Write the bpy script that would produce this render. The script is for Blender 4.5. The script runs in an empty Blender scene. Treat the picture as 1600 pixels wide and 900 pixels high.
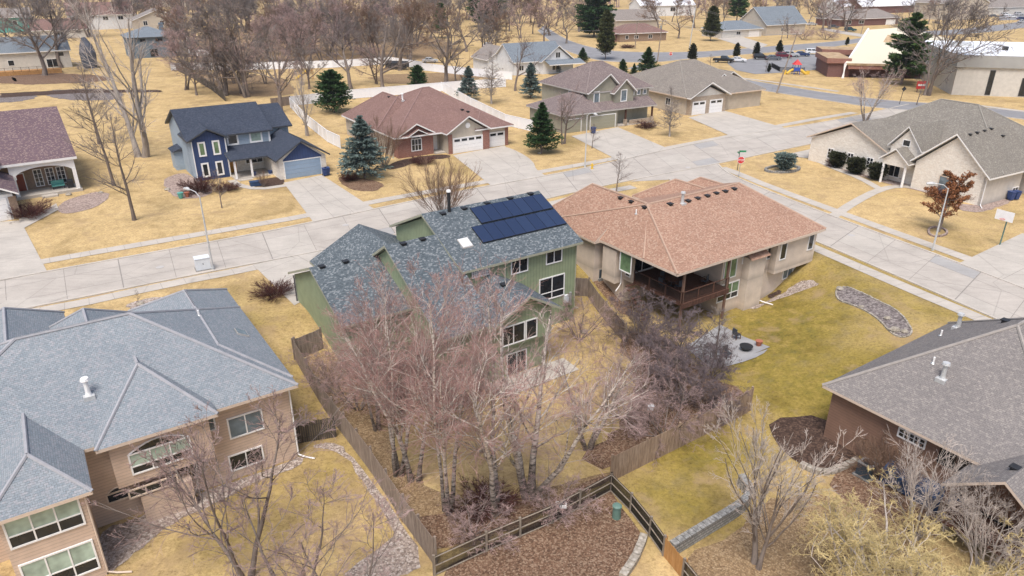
HAZE=.00013; DN=True; EXPO=.64
import bpy, math, random
import numpy as np
from mathutils import Vector
from mathutils.geometry import delaunay_2d_cdt
random.seed(7)
S=bpy.context.scene
COL=S.collection
R=math.radians
# ------------------------------------------------------------------ camera
FPX=1120.0; PIT=math.atan(505/1120); CH=26.0
cP,sP=math.cos(PIT),math.sin(PIT)
cam=bpy.data.cameras.new('camera'); cam.sensor_width=36; cam.lens=FPX/1600*36; cam.clip_start=.5; cam.clip_end=9000
camo=bpy.data.objects.new('camera',cam); COL.objects.link(camo); camo.location=(0,0,CH); camo.rotation_euler=(math.pi/2-PIT,0,0)
S.camera=camo
def ray(px,py):
    u=(px-800)/FPX; v=(450-py)/FPX
    return (u,cP+v*sP,-sP+v*cP)
def Gz(px,py,z):
    d=ray(px,py); t=(z-CH)/d[2]; return (d[0]*t,d[1]*t)
def lerp_tab(tab,x):
    if x<=tab[0][0]: return tab[0][1:]
    for a,b in zip(tab,tab[1:]):
        if x<=b[0]:
            f=(x-a[0])/(b[0]-a[0]); return tuple(p+(q-p)*f for p,q in zip(a[1:],b[1:]))
    return tab[-1][1:]
TB=[(-60,45,28),(-36,37,24),(-27,38,29),(-21,47,33),(-16,55,38),(-8,58,46),(0,62,50),(6,66,54),(14,72,60),(22,80,64),(60,80,64)]
def ss(t): t=max(0,min(1,t)); return t*t*(3-2*t)
def hgt(x,y):
    if y>82: return 0.0
    yb,ye=lerp_tab(TB,x)
    s1=ss((yb-y)/(yb-ye))
    if s1==0: return 0.0
    d=-((x-37.8)*.927+(y-51.7)*.375)-2.1
    w=7 if y>62 else (24 if y<44 else 24-(y-44)/18*17)
    return -3.0*s1*ss(d/w)
def G(px,py):
    z=0.0
    for _ in range(40):
        x,y=Gz(px,py,z); z=z*.5+hgt(x,y)*.5
    return (x,y,z)
def srgb(*c): return tuple((v/12.92 if v<=.04045 else ((v+.055)/1.055)**2.4) for v in c)
# ------------------------------------------------------------------ materials
M={}
class NT:
    def __init__(s,name):
        m=bpy.data.materials.new(name); m.use_nodes=True; s.m=m; s.t=m.node_tree; s.b=s.t.nodes['Principled BSDF']
    def n(s,typ,**k):
        o=s.t.nodes.new(typ)
        for a,v in k.items():
            if a.startswith('i_'): o.inputs[a[2:].replace('_',' ')].default_value=v
            else: setattr(o,a,v)
        return o
    def l(s,a,b): s.t.links.new(a,b)
    def ramp(s,fac,stops,interp='LINEAR'):
        r=s.n('ShaderNodeValToRGB'); e=r.color_ramp; e.interpolation=interp
        while len(e.elements)<len(stops): e.elements.new(.5)
        for el,(p,c) in zip(e.elements,stops): el.position=p; el.color=(*c,1) if len(c)==3 else c
        s.l(fac,r.inputs[0]); return r.outputs[0]
    def mix(s,fac,a,b,mode='MIX'):
        r=s.n('ShaderNodeMix',data_type='RGBA',blend_type=mode)
        for inp,v in ((0,fac),(6,a),(7,b)):
            if isinstance(v,(int,float)): r.inputs[inp].default_value=v
            elif isinstance(v,tuple): r.inputs[inp].default_value=(*v,1)
            else: s.l(v,r.inputs[inp])
        return r.outputs[2]
    def coord(s,kind='Object',scale=None,rot=None):
        c=s.n('ShaderNodeTexCoord').outputs[kind]
        if scale or rot:
            m=s.n('ShaderNodeMapping'); s.l(c,m.inputs[0])
            if scale: m.inputs['Scale'].default_value=scale
            if rot: m.inputs['Rotation'].default_value=rot
            c=m.outputs[0]
        return c
    def noise(s,co,scale,detail=4,rough=.6,dist=0):
        n=s.n('ShaderNodeTexNoise'); n.inputs['Scale'].default_value=scale; n.inputs['Detail'].default_value=detail
        n.inputs['Roughness'].default_value=rough; n.inputs['Distortion'].default_value=dist; s.l(co,n.inputs['Vector']); return n.outputs[0]
    def math(s,op,a,b=0.0):
        r=s.n('ShaderNodeMath',operation=op)
        for i,v in ((0,a),(1,b)):
            if isinstance(v,(int,float)): r.inputs[i].default_value=v
            else: s.l(v,r.inputs[i])
        return r.outputs[0]
    def bump(s,h,strength=.3,dist=.02):
        b=s.n('ShaderNodeBump'); b.inputs['Strength'].default_value=strength; b.inputs['Distance'].default_value=dist
        s.l(h,b.inputs['Height']); s.l(b.outputs[0],s.b.inputs['Normal'])
    def color(s,c):
        if isinstance(c,tuple): s.b.inputs['Base Color'].default_value=(*c,1)
        else: s.l(c,s.b.inputs['Base Color'])
def mul(c,f): return tuple(min(1,v*f) for v in c)
def m_plain(name,c,rough=.6,var=.12,scale=3,metal=0,spec=.5):
    t=NT(name); co=t.coord('Object'); n=t.noise(co,scale,5)
    t.color(t.ramp(n,[(.3,mul(c,1-var)),(.7,mul(c,1+var))])); t.b.inputs['Roughness'].default_value=rough
    t.b.inputs['Metallic'].default_value=metal; t.b.inputs['Specular IOR Level'].default_value=spec
    M[name]=t.m; return t.m
def m_glass(name,c,rough=.08):
    t=NT(name); co=t.coord('Object'); n=t.noise(co,1.3,2)
    t.color(t.ramp(n,[(.35,mul(c,.75)),(.65,mul(c,1.25))])); t.b.inputs['Roughness'].default_value=rough; t.b.inputs['Specular IOR Level'].default_value=.6
    M[name]=t.m
def m_siding(name,c,vertical=False,step=.2):
    t=NT(name); co=t.coord('Object'); sp=t.n('ShaderNodeSeparateXYZ'); t.l(co,sp.inputs[0])
    if vertical: v=t.math('ADD',sp.outputs[0],sp.outputs[1])
    else: v=sp.outputs[2]
    f=t.math('FRACT',t.math('DIVIDE',v,step))
    line=t.ramp(f,[(0,(.35,.35,.35)),(.2,(1,1,1)),(.85,(.95,.95,.95)),(1,(.6,.6,.6))])
    n=t.noise(co,1.2,5); base=t.ramp(n,[(.3,mul(c,.88)),(.7,mul(c,1.1))])
    st=t.noise(t.coord('Object',scale=(1,1,.15)),2.5,4); base=t.mix(t.math('MULTIPLY',st,.25),base,mul(c,.7))
    t.color(t.mix(.5,base,line,'MULTIPLY')); t.bump(f,.3,.02); t.b.inputs['Roughness'].default_value=.75; M[name]=t.m
def m_brick(name,c1,c2,mort,bw=.22,bh=.075,big=False):
    t=NT(name); co=t.coord('Object'); sp=t.n('ShaderNodeSeparateXYZ'); t.l(co,sp.inputs[0])
    cb=t.n('ShaderNodeCombineXYZ'); t.l(t.math('ADD',sp.outputs[0],sp.outputs[1]),cb.inputs[0]); t.l(sp.outputs[2],cb.inputs[1])
    b=t.n('ShaderNodeTexBrick'); t.l(cb.outputs[0],b.inputs[0]); b.inputs['Scale'].default_value=1
    b.inputs['Brick Width'].default_value=bw; b.inputs['Row Height'].default_value=bh; b.inputs['Mortar Size'].default_value=bh*.1
    b.inputs['Color1'].default_value=(*c1,1); b.inputs['Color2'].default_value=(*c2,1); b.inputs['Mortar'].default_value=(*mort,1)
    n=t.noise(co,5,4); t.color(t.mix(.5,b.outputs[0],t.ramp(n,[(.3,(.6,.6,.6)),(.7,(1.0,1,1))]),'MULTIPLY'))
    t.bump(b.outputs[1],-.3,.01); t.b.inputs['Roughness'].default_value=.85; M[name]=t.m
def m_shingle(name,c1,c2,c3,contrast=1.,bw=.2,bh=.12):
    t=NT(name); uv=t.n('ShaderNodeUVMap').outputs[0]
    def brick(w,h,a,b_,off,sc=1):
        b=t.n('ShaderNodeTexBrick'); t.l(uv,b.inputs[0]); b.inputs['Scale'].default_value=sc; b.inputs['Brick Width'].default_value=w; b.inputs['Row Height'].default_value=h
        b.inputs['Mortar Size'].default_value=.006; b.inputs['Color1'].default_value=(*a,1); b.inputs['Color2'].default_value=(*b_,1)
        b.inputs['Mortar'].default_value=(*mul(a,.55),1); b.offset=off; b.offset_frequency=2; return b
    b1=brick(bw,bh,c1,c2,.5); b2=brick(bw*.8,bh,(0,0,0),(1,1,1),.37)
    b2.inputs['Mortar'].default_value=(.3,.3,.3,1)
    f=t.math('GREATER_THAN',t.math('ADD',b2.outputs[0],t.math('MULTIPLY',t.math('SUBTRACT',t.noise(uv,.7,3),.5),.25)),.80)
    c=t.mix(t.math('MULTIPLY',f,.75*contrast),b1.outputs[0],c3)
    n=t.noise(uv,.35,4); c=t.mix(.5,c,t.ramp(n,[(.3,(.78,.78,.8)),(.7,(1,1,1))]),'MULTIPLY')
    g=t.noise(uv,11,5,.9); c=t.mix(.8,c,t.ramp(g,[(.34,(.5,.5,.5)),(.5,(1,1,1)),(.66,(1.3,1.3,1.3))]),'MULTIPLY')
    sp=t.n('ShaderNodeSeparateXYZ'); t.l(uv,sp.inputs[0]); fr=t.math('FRACT',t.math('DIVIDE',sp.outputs[1],bh))
    m_plain('cap_'+name,mul(tuple((a+b)/2 for a,b in zip(c2,c3)),.95),.9,.1); t.color(c); t.bump(fr,.5,.012); t.b.inputs['Roughness'].default_value=.92; t.b.inputs['Specular IOR Level'].default_value=.25; M[name]=t.m
def m_ground():
    t=NT('lawn'); co=t.coord('Object')
    at=t.n('ShaderNodeAttribute',attribute_name='green').outputs[2]
    n1=t.noise(co,.07,4,.6,.5); n2=t.noise(co,.9,5,.7); n3=t.noise(co,4.5,6,.85); n4=t.noise(t.coord('Object',scale=(1,4,1),rot=(0,0,R(34))),2.2,3)
    straw=t.ramp(n2,[(.25,(.36,.262,.14)),(.5,(.49,.355,.175)),(.8,(.61,.465,.255))])
    green=t.ramp(n2,[(.25,(.12,.11,.03)),(.5,(.235,.18,.042)),(.8,(.38,.28,.09))])
    g=t.math('ADD',at,t.math('MULTIPLY',t.math('SUBTRACT',n1,.5),1.5)); g=t.math('ADD',g,t.math('MULTIPLY',t.math('SUBTRACT',n2,.5),.9))
    gf=t.ramp(g,[(.15,(0,0,0)),(.85,(1,1,1))]); pt_=t.noise(co,.16,5,.7,.8); mw=t.n('ShaderNodeTexWave'); t.l(t.coord('Object',rot=(0,0,R(26))),mw.inputs[0]); mw.inputs['Scale'].default_value=.28; mw.inputs['Distortion'].default_value=1.2
    c=t.mix(gf,straw,green)
    c=t.mix(.6,c,t.ramp(pt_,[(.32,(.50,.49,.44)),(.5,(1,1,1)),(.68,(1.2,1.2,1.22))]),'MULTIPLY')
    c=t.mix(.85,c,t.ramp(n3,[(.32,(.40,.37,.34)),(.5,(.95,.95,.95)),(.68,(1.25,1.25,1.25))]),'MULTIPLY')
    d=t.noise(co,.35,5,.65); c=t.mix(t.ramp(d,[(.54,(0,0,0)),(.68,(.7,.7,.7))]),c,(.33,.235,.135))
    sp_=t.noise(co,2.6,3,.9); c=t.mix(t.ramp(sp_,[(.6,(0,0,0)),(.66,(.55,.55,.55))]),c,(.20,.135,.07)); t.color(c); t.b.inputs['Roughness'].default_value=.95; t.b.inputs['Specular IOR Level'].default_value=.1; t.bump(n3,.6,.06); M['lawn']=t.m
def m_mottle(name,cols,scale=6,rough=.95,bump=.5,detail=6,bd=.04):
    t=NT(name); co=t.coord('Object'); n=t.noise(co,scale,detail,.75); v=t.n('ShaderNodeTexVoronoi'); v.inputs['Scale'].default_value=scale*1.6; t.l(co,v.inputs['Vector'])
    k=len(cols); c=t.ramp(n,[(.28+.44*i/(k-1),q) for i,q in enumerate(cols)])
    sr=t.n('ShaderNodeSeparateColor'); t.l(v.outputs['Color'],sr.inputs[0]); chip=t.ramp(sr.outputs[0],[(.05+.9*i/(k-1),q) for i,q in enumerate(cols)]); c=t.mix(.65,c,chip); c=t.mix(.5,c,t.ramp(v.outputs['Distance'],[(.1,(1,1,1)),(.7,(.4,.38,.37))]),'MULTIPLY')
    n2=t.noise(co,.5,3); c=t.mix(.4,c,t.ramp(n2,[(.3,(.7,.7,.7)),(.7,(1,1,1))]),'MULTIPLY')
    t.color(c); t.b.inputs['Roughness'].default_value=rough; t.b.inputs['Specular IOR Level'].default_value=.15; t.bump(n,bump,bd); M[name]=t.m
def m_conc(name,c,patch=.15,streak=True):
    t=NT(name); co=t.coord('Object'); n=t.noise(co,.35,6,.65); f=t.noise(co,6,5,.85)
    col=t.ramp(n,[(.3,mul(c,1-patch)),(.5,c),(.7,mul(c,1+patch))])
    col=t.mix(.5,col,t.ramp(f,[(.3,(.75,.74,.73)),(.7,(1.05,1.05,1.05))]),'MULTIPLY')
    s=t.noise(t.coord('Object',scale=(.6,5,1),rot=(0,0,R(-30))),.6,4); col=t.mix(.35,col,t.ramp(s,[(.35,(.78,.77,.76)),(.6,(1,1,1))]),'MULTIPLY')
    cr=t.n('ShaderNodeTexVoronoi',feature='DISTANCE_TO_EDGE'); cr.inputs['Scale'].default_value=.13; t.l(t.mix(.12,co,t.n('ShaderNodeTexNoise').outputs[1]),cr.inputs['Vector']); col=t.mix(t.ramp(cr.outputs[0],[(.002,(.4,.4,.4)),(.005,(0,0,0))]),col,mul(c,.4)); st=t.noise(co,1.1,5,.7,1.5); col=t.mix(t.ramp(st,[(.64,(0,0,0)),(.75,(.35,.35,.35))]),col,mul(c,.55))
    t.color(col); t.b.inputs['Roughness'].default_value=.9; t.bump(f,.15,.01); M[name]=t.m
def m_wood(name,cs,scale=7):
    t=NT(name); co=t.coord('Object'); n=t.noise(t.coord('Object',scale=(1,1,.12)),scale,4,.7); n2=t.noise(co,.8,3)
    c=t.ramp(n,[(.3,cs[0]),(.5,cs[1]),(.72,cs[2])]); c=t.mix(.4,c,t.ramp(n2,[(.3,(.7,.7,.7)),(.7,(1,1,1))]),'MULTIPLY')
    t.color(c); t.b.inputs['Roughness'].default_value=.9; t.b.inputs['Specular IOR Level'].default_value=.2; M[name]=t.m
def m_twig(name,c,var=.3):
    t=NT(name); n=t.noise(t.coord('Object'),.6,3); r=t.n('ShaderNodeObjectInfo').outputs['Random']
    col=t.ramp(n,[(.3,mul(c,1-var)),(.7,mul(c,1+var))]); col=t.mix(t.math('MULTIPLY',r,.45),col,mul(c,.6))
    t.color(col); t.b.inputs['Roughness'].default_value=.85; t.b.inputs['Specular IOR Level'].default_value=.2; M[name]=t.m
def m_birch():
    t=NT('birch_bark'); n=t.noise(t.coord('Object',scale=(1,1,3.5)),2.2,4,.7)
    sp=t.n('ShaderNodeSeparateXYZ'); t.l(t.coord('Object'),sp.inputs[0])
    c=t.ramp(n,[(.38,(.09,.075,.065)),(.47,(.40,.34,.29)),(.6,(.62,.56,.50))])
    lo=t.ramp(t.math('DIVIDE',t.math('ADD',sp.outputs[2],t.math('MULTIPLY',n,3.)),6.5),[(.35,(.35,.32,.30)),(.85,(1,1,1))])
    c=t.mix(1.,c,lo,'MULTIPLY'); t.color(c); t.b.inputs['Roughness'].default_value=.8; M['birch_bark']=t.m
def mul2(c,t): return t.mix(1.,c,(.8,.8,.8),'MULTIPLY')
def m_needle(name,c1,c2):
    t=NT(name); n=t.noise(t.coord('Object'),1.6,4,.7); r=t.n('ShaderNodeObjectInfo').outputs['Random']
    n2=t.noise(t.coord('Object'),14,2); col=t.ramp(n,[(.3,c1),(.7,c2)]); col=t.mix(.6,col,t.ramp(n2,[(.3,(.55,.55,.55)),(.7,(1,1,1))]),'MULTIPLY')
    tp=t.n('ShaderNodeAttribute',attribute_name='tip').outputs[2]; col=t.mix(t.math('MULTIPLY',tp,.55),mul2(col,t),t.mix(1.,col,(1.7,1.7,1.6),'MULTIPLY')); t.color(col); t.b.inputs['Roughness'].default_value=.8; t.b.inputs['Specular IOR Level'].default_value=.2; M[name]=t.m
def m_solar():
    t=NT('solar'); uv=t.n('ShaderNodeUVMap').outputs[0]; b=t.n('ShaderNodeTexBrick'); t.l(uv,b.inputs[0]); b.offset=0
    b.inputs['Scale'].default_value=1; b.inputs['Brick Width'].default_value=1.0; b.inputs['Row Height'].default_value=1.75; b.inputs['Mortar Size'].default_value=.02
    b.inputs['Color1'].default_value=(.018,.03,.07,1); b.inputs['Color2'].default_value=(.026,.042,.09,1); b.inputs['Mortar'].default_value=(.004,.005,.008,1)
    t.color(b.outputs[0]); t.b.inputs['Roughness'].default_value=.18; M['solar']=t.m
m_ground(); m_birch(); m_solar()
m_conc('street',(.43,.392,.35),.14); m_conc('asphalt',(.235,.235,.245),.15); m_conc('walk',(.47,.43,.38),.1); m_conc('drive',(.455,.42,.375),.12); m_conc('kerb',(.50,.46,.41),.1); m_conc('patio',(.30,.30,.31),.2)
m_conc('patch2',(.36,.35,.34),.1); m_plain('joint',(.235,.215,.195),.9,.2); m_plain('patch',(.33,.32,.32),.9,.1,.8)
m_mottle('mulch',[(.035,.022,.018),(.09,.058,.045),(.16,.105,.08)],5); m_mottle('leaves',[(.07,.04,.028),(.17,.095,.06),(.26,.17,.115),(.40,.30,.215)],7)
m_mottle('leaves_straw',[(.15,.095,.06),(.27,.18,.10),(.38,.265,.15),(.46,.35,.22)],7)
m_mottle('rock',[(.16,.12,.10),(.34,.27,.23),(.52,.44,.38),(.66,.6,.55)],5.5); m_mottle('rock_pink',[(.22,.16,.14),(.40,.31,.27),(.55,.45,.40)],4)
m_mottle('rock_gray',[(.10,.085,.085),(.22,.19,.185),(.40,.36,.34)],4); m_mottle('stone',[(.30,.27,.22),(.44,.40,.34),(.56,.52,.46)],3,bump=.2)
m_mottle('stone_gray',[(.20,.20,.19),(.31,.31,.30),(.42,.41,.39)],5,bump=.2); m_mottle('dry_plain',[(.40,.28,.16),(.52,.38,.24),(.60,.46,.32)],.6)
m_wood('fence_gray',[(.18,.14,.115),(.28,.225,.185),(.40,.33,.28)]); m_wood('fence_brown',[(.21,.145,.10),(.34,.25,.18),(.47,.36,.27)]); m_wood('fence_dark',[(.06,.05,.04),(.10,.085,.07),(.15,.125,.10)])
m_wood('wood_new',[(.36,.19,.07),(.45,.24,.09),(.52,.30,.13)]); m_wood('deck_wood',[(.06,.03,.022),(.10,.05,.036),(.15,.08,.055)]); m_wood('pole_wood',[(.20,.16,.13),(.28,.23,.19),(.36,.31,.26)])
m_wood('rail_wood',[(.17,.14,.11),(.25,.21,.17),(.33,.29,.23)])
m_plain('white',(.80,.79,.78),.5,.05); m_plain('vinyl',(.82,.83,.86),.4,.04); m_plain('trim_tan',(.60,.49,.40),.6,.06); m_plain('trim_gray',(.42,.40,.38),.6,.06); m_plain('black',(.02,.02,.022),.5,.2)
m_plain('metal',(.42,.44,.45),.4,.15,8,.6); m_plain('galv',(.55,.56,.56),.5,.1,6,.3); m_plain('wire',(.012,.012,.012),.6,.1); m_plain('trim_dark',(.05,.055,.065),.5,.1); m_plain('trim_green',(.33,.33,.25),.6,.1)
m_plain('trim_brown',(.17,.10,.075),.6,.1); m_plain('door_orange',(.62,.28,.04),.5); m_plain('door_red',(.23,.045,.02),.5); m_plain('gdoor_blue',(.26,.35,.47),.5,.05); m_plain('gdoor_sage',(.30,.29,.22),.5,.05)
m_plain('bin_blue',(.02,.05,.17),.4); m_plain('teal',(.10,.34,.30),.5); m_plain('cloth_dark',(.045,.05,.06),.9); m_plain('red',(.55,.03,.03),.5); m_plain('yellow',(.65,.42,.05),.5); m_plain('play_blue',(.03,.08,.40),.5); m_plain('util_green',(.11,.19,.16),.6)
m_plain('util_box',(.62,.65,.68),.5,.04); m_plain('navy_tarp',(.02,.05,.12),.6); m_plain('sign_green',(.02,.22,.10),.5); m_plain('rubber',(.015,.015,.016),.8); m_plain('terracotta',(.35,.12,.07),.8)
m_glass('glass',(.018,.022,.026)); m_glass('glass_blind',(.34,.43,.36),.3); m_glass('glass_blue',(.14,.18,.21),.12); m_glass('glass_green',(.14,.22,.12),.15)
m_siding('sid_green',(.275,.325,.20),True,.3); m_siding('sid_tan',(.62,.475,.375)); m_siding('sid_orange',(.66,.56,.47),False,3); m_siding('sid_brown',(.235,.14,.10)); m_siding('sid_blue',(.035,.062,.16),True,.35)
m_siding('sid_ltblue',(.34,.42,.50)); m_siding('sid_sage',(.33,.315,.25)); m_siding('sid_beige',(.52,.46,.38)); m_siding('sid_white',(.74,.75,.76)); m_siding('sid_gray',(.16,.21,.26),True,.3); m_siding('sid_cream',(.62,.59,.54)); m_siding('sid_stucco',(.60,.555,.50),False,4)
m_brick('brick_red',(.24,.075,.05),(.33,.13,.09),(.36,.30,.26)); m_brick('brick_tan',(.22,.14,.09),(.31,.21,.14),(.35,.29,.24)); m_brick('stone_white',(.86,.81,.73),(.74,.67,.58),(.80,.75,.68),.4,.16); m_brick('stone_tan',(.46,.37,.28),(.34,.26,.19),(.42,.36,.30),.4,.15)
m_brick('brick_dark',(.14,.055,.05),(.19,.08,.07),(.2,.15,.13)); m_brick('block_wall',(.26,.26,.245),(.38,.37,.35),(.10,.10,.10),.4,.2); m_brick('ac_grille',(.05,.075,.10),(.07,.10,.13),(.015,.02,.03),.6,.05)
m_shingle('sh_green',(.075,.095,.11),(.135,.158,.175),(.31,.335,.35),.7); m_shingle('sh_tan',(.215,.25,.28),(.285,.31,.335),(.36,.34,.36),.5); m_shingle('sh_orange',(.40,.25,.18),(.30,.175,.125),(.52,.39,.30),.55); m_shingle('sh_brown',(.20,.185,.18),(.245,.225,.215),(.36,.33,.30),.5)
m_shingle('sh_blue',(.035,.045,.068),(.055,.067,.095),(.10,.11,.14),.5); m_shingle('sh_ranch',(.235,.145,.125),(.19,.115,.10),(.32,.21,.19),.6); m_shingle('sh_grey2',(.215,.17,.16),(.15,.12,.12),(.34,.28,.26),.7); m_shingle('sh_tanr',(.255,.225,.195),(.19,.17,.15),(.36,.33,.29),.6)
m_shingle('sh_stone',(.235,.215,.185),(.185,.17,.15),(.34,.32,.28),.7); m_shingle('sh_purple',(.17,.115,.125),(.13,.09,.11),(.34,.26,.22),.8); m_shingle('sh_slate',(.16,.19,.22),(.21,.24,.27),(.28,.31,.34),.4); m_shingle('sh_old',(.23,.20,.18),(.28,.25,.23),(.36,.33,.31),.5); m_shingle('sh_white',(.66,.68,.72),(.74,.76,.80),(.80,.82,.86),.3)
m_wood('bark',[(.11,.085,.075),(.19,.155,.135),(.28,.24,.21)],4); m_wood('bark_light',[(.22,.19,.165),(.34,.30,.27),(.46,.42,.38)],4)
m_twig('tw_pink',(.40,.245,.22)); m_twig('tw_gray',(.25,.215,.20)); m_twig('tw_purple',(.165,.13,.135)); m_twig('tw_pale',(.52,.45,.40)); m_twig('tw_yellow',(.68,.545,.27),.3); m_twig('tw_brown',(.24,.155,.11)); m_twig('tw_rose',(.42,.30,.28)); m_twig('leaf_rust',(.30,.13,.06)); m_twig('tw_darkred',(.10,.04,.035))
m_needle('nd_blue',(.065,.10,.095),(.20,.26,.25)); m_needle('nd_green',(.018,.045,.018),(.05,.10,.035)); m_needle('nd_pine',(.03,.065,.02),(.09,.15,.045)); m_needle('nd_olive',(.03,.04,.012),(.11,.12,.05)); m_needle('nd_dark',(.02,.025,.012),(.05,.055,.03))
# ------------------------------------------------------------------ mesh builder
class MB:
    def __init__(s): s.v=[]; s.f=[]; s.m=[]; s.uv=[]; s.mats=[]
    def mi(s,m):
        if m not in s.mats: s.mats.append(m)
        return s.mats.index(m)
    def face(s,pts,m,uv=None):
        b=len(s.v); s.v+= [tuple(p) for p in pts]; s.f.append(tuple(range(b,b+len(pts)))); s.m.append(s.mi(m)); s.uv.append(uv)
    def box(s,x0,x1,y0,y1,z0,z1,m,top=None):
        p=[(x0,y0,z0),(x1,y0,z0),(x1,y1,z0),(x0,y1,z0),(x0,y0,z1),(x1,y0,z1),(x1,y1,z1),(x0,y1,z1)]
        for q in ((0,3,2,1),(0,1,5,4),(1,2,6,5),(2,3,7,6),(3,0,4,7)): s.face([p[i] for i in q],m)
        s.face([p[i] for i in (4,5,6,7)],top or m)
    def obox(s,c,hx,hy,hz,ang,m):
        ca,sa=math.cos(ang),math.sin(ang); P=[]
        for z in (-hz,hz):
            for a,b in ((-hx,-hy),(hx,-hy),(hx,hy),(-hx,hy)): P.append((c[0]+a*ca-b*sa,c[1]+a*sa+b*ca,c[2]+z))
        for q in ((0,3,2,1),(0,1,5,4),(1,2,6,5),(2,3,7,6),(3,0,4,7),(4,5,6,7)): s.face([P[i] for i in q],m)
    def tube(s,pts,rad,m,n=8,caps=True):
        rings=[]; P=[Vector(p) for p in pts]
        for i,p in enumerate(P):
            d=(P[min(i+1,len(P)-1)]-P[max(i-1,0)]).normalized(); a=d.cross(Vector((0,0,1)) if abs(d.z)<.95 else Vector((1,0,0))).normalized(); b=d.cross(a)
            r=rad[i] if isinstance(rad,(list,tuple)) else rad
            rings.append([p+a*(r*math.cos(2*math.pi*k/n))+b*(r*math.sin(2*math.pi*k/n)) for k in range(n)])
        for r0,r1 in zip(rings,rings[1:]):
            for k in range(n): s.face([r0[k],r0[(k+1)%n],r1[(k+1)%n],r1[k]],m)
        if caps: s.face(rings[0][::-1],m); s.face(rings[-1],m)
    def slope(s,pts,m):   # roof plane with shingle uv
        n=Vector((0,0,0)); P=[Vector(p) for p in pts]
        for i in range(len(P)): n+=P[i].cross(P[(i+1)%len(P)])
        n.normalize()
        if n.z<0: P=P[::-1]; n=-n
        a=Vector((0,0,1)).cross(n); a=a.normalized() if a.length>1e-4 else Vector((1,0,0)); b=n.cross(a)
        s.face(P,m,[(p.dot(a)+50,p.dot(b)+50) for p in P])
    def hip(s,x0,x1,y0,y1,ze,zr,ra,rb,m,tm,t=.2):
        A,B,C,D=(x0,y0,ze),(x1,y0,ze),(x1,y1,ze),(x0,y1,ze); E=(*ra,zr); F=(*rb,zr)
        if abs(ra[0]-rb[0])>=abs(ra[1]-rb[1]):
            if ra[0]>rb[0]: E,F=F,E
            L=[(A,B,F,E),(B,C,F),(C,D,E,F),(D,A,E)]
        else:
            if ra[1]>rb[1]: E,F=F,E
            L=[(A,B,E),(B,C,F,E),(C,D,F),(D,A,E,F)]
        for q in L: s.slope(q,m)
        if 'cap_'+m in M:
            hp=[(A,E),(B,F),(C,F),(D,E),(E,F)] if abs(ra[0]-rb[0])>=abs(ra[1]-rb[1]) else [(A,E),(B,E),(C,F),(D,F),(E,F)]
            for a,b in hp: s.tube([a,b],.1,'cap_'+m,6,False)
        lo=lambda p:(p[0],p[1],p[2]-t)
        for a,b in ((A,B),(B,C),(C,D),(D,A)): s.face([lo(a),lo(b),b,a],tm)
        s.face([lo(D),lo(C),lo(B),lo(A)],tm)
    def gable(s,x0,x1,y0,y1,ze,zr,axis,m,tm,t=.2,mid=None):
        lo=lambda p:(p[0],p[1],p[2]-t)
        if axis=='x':
            c=mid if mid is not None else (y0+y1)/2
            A,B,E,F=(x0,y0,ze),(x1,y0,ze),(x0,c,zr),(x1,c,zr); C,D=(x1,y1,ze),(x0,y1,ze)
            sl=[(A,B,F,E),(D,E,F,C)]; edges=[(A,B),(C,D),(B,F),(F,C),(D,E),(E,A)]
        else:
            c=mid if mid is not None else (x0+x1)/2
            A,B,C,D=(x0,y0,ze),(x1,y0,ze),(x1,y1,ze),(x0,y1,ze); E,F=(c,y0,zr),(c,y1,zr)
            sl=[(A,E,F,D),(B,C,F,E)]; edges=[(B,C),(D,A),(A,E),(E,B),(C,F),(F,D)]
        for q in sl: s.slope(q,m); s.face([lo(p) for p in q],tm)
        for a,b in edges: s.face([lo(a),lo(b),b,a],tm)
    def wallgable(s,x0,x1,y0,y1,z0,ze,zr,axis,m,mid=None):
        if axis=='x':
            c=mid if mid is not None else (y0+y1)/2
            for x,o in ((x0,-1),(x1,1)):
                q=[(x,y0,z0),(x,y1,z0),(x,y1,ze),(x,c,zr),(x,y0,ze)]; s.face(q if o>0 else q[::-1],m)
            s.face([(x0,y0,z0),(x1,y0,z0),(x1,y0,ze),(x0,y0,ze)],m); s.face([(x1,y1,z0),(x0,y1,z0),(x0,y1,ze),(x1,y1,ze)],m)
        else:
            c=mid if mid is not None else (x0+x1)/2
            for y,o in ((y0,1),(y1,-1)):
                q=[(x0,y,z0),(x1,y,z0),(x1,y,ze),(c,y,zr),(x0,y,ze)]; s.face(q if o>0 else q[::-1],m)
            s.face([(x0,y1,z0),(x0,y0,z0),(x0,y0,ze),(x0,y1,ze)],m); s.face([(x1,y0,z0),(x1,y1,z0),(x1,y1,ze),(x1,y0,ze)],m)
    def build(s,name,parent=None,smooth=False,**tags):
        me=bpy.data.meshes.new(name); me.from_pydata(s.v,[],s.f)
        for m in s.mats: me.materials.append(M[m])
        me.polygons.foreach_set('material_index',s.m)
        if any(s.uv):
            u=me.uv_layers.new(name='UVMap'); i=0; flat=[]
            for f,q in zip(s.f,s.uv):
                if q: 
                    for a in q: flat+=[a[0],a[1]]
                else: flat+=[0,0]*len(f)
            u.data.foreach_set('uv',flat)
        if smooth: me.polygons.foreach_set('use_smooth',[True]*len(me.polygons))
        me.update(); return link(me,name,parent,**tags)
def link(me,name,parent=None,**tags):
    o=bpy.data.objects.new(name,me); COL.objects.link(o)
    if parent is not None: o.parent=parent
    for k,v in tags.items(): o[k]=v
    return o
def thing(name,label,cat,loc,rz=0,group=None):
    o=bpy.data.objects.new(name,None); COL.objects.link(o); o.location=loc; o.rotation_euler=(0,0,rz); o['label']=label; o['category']=cat; o.empty_display_size=.3
    if group: o['group']=group
    return o
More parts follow.
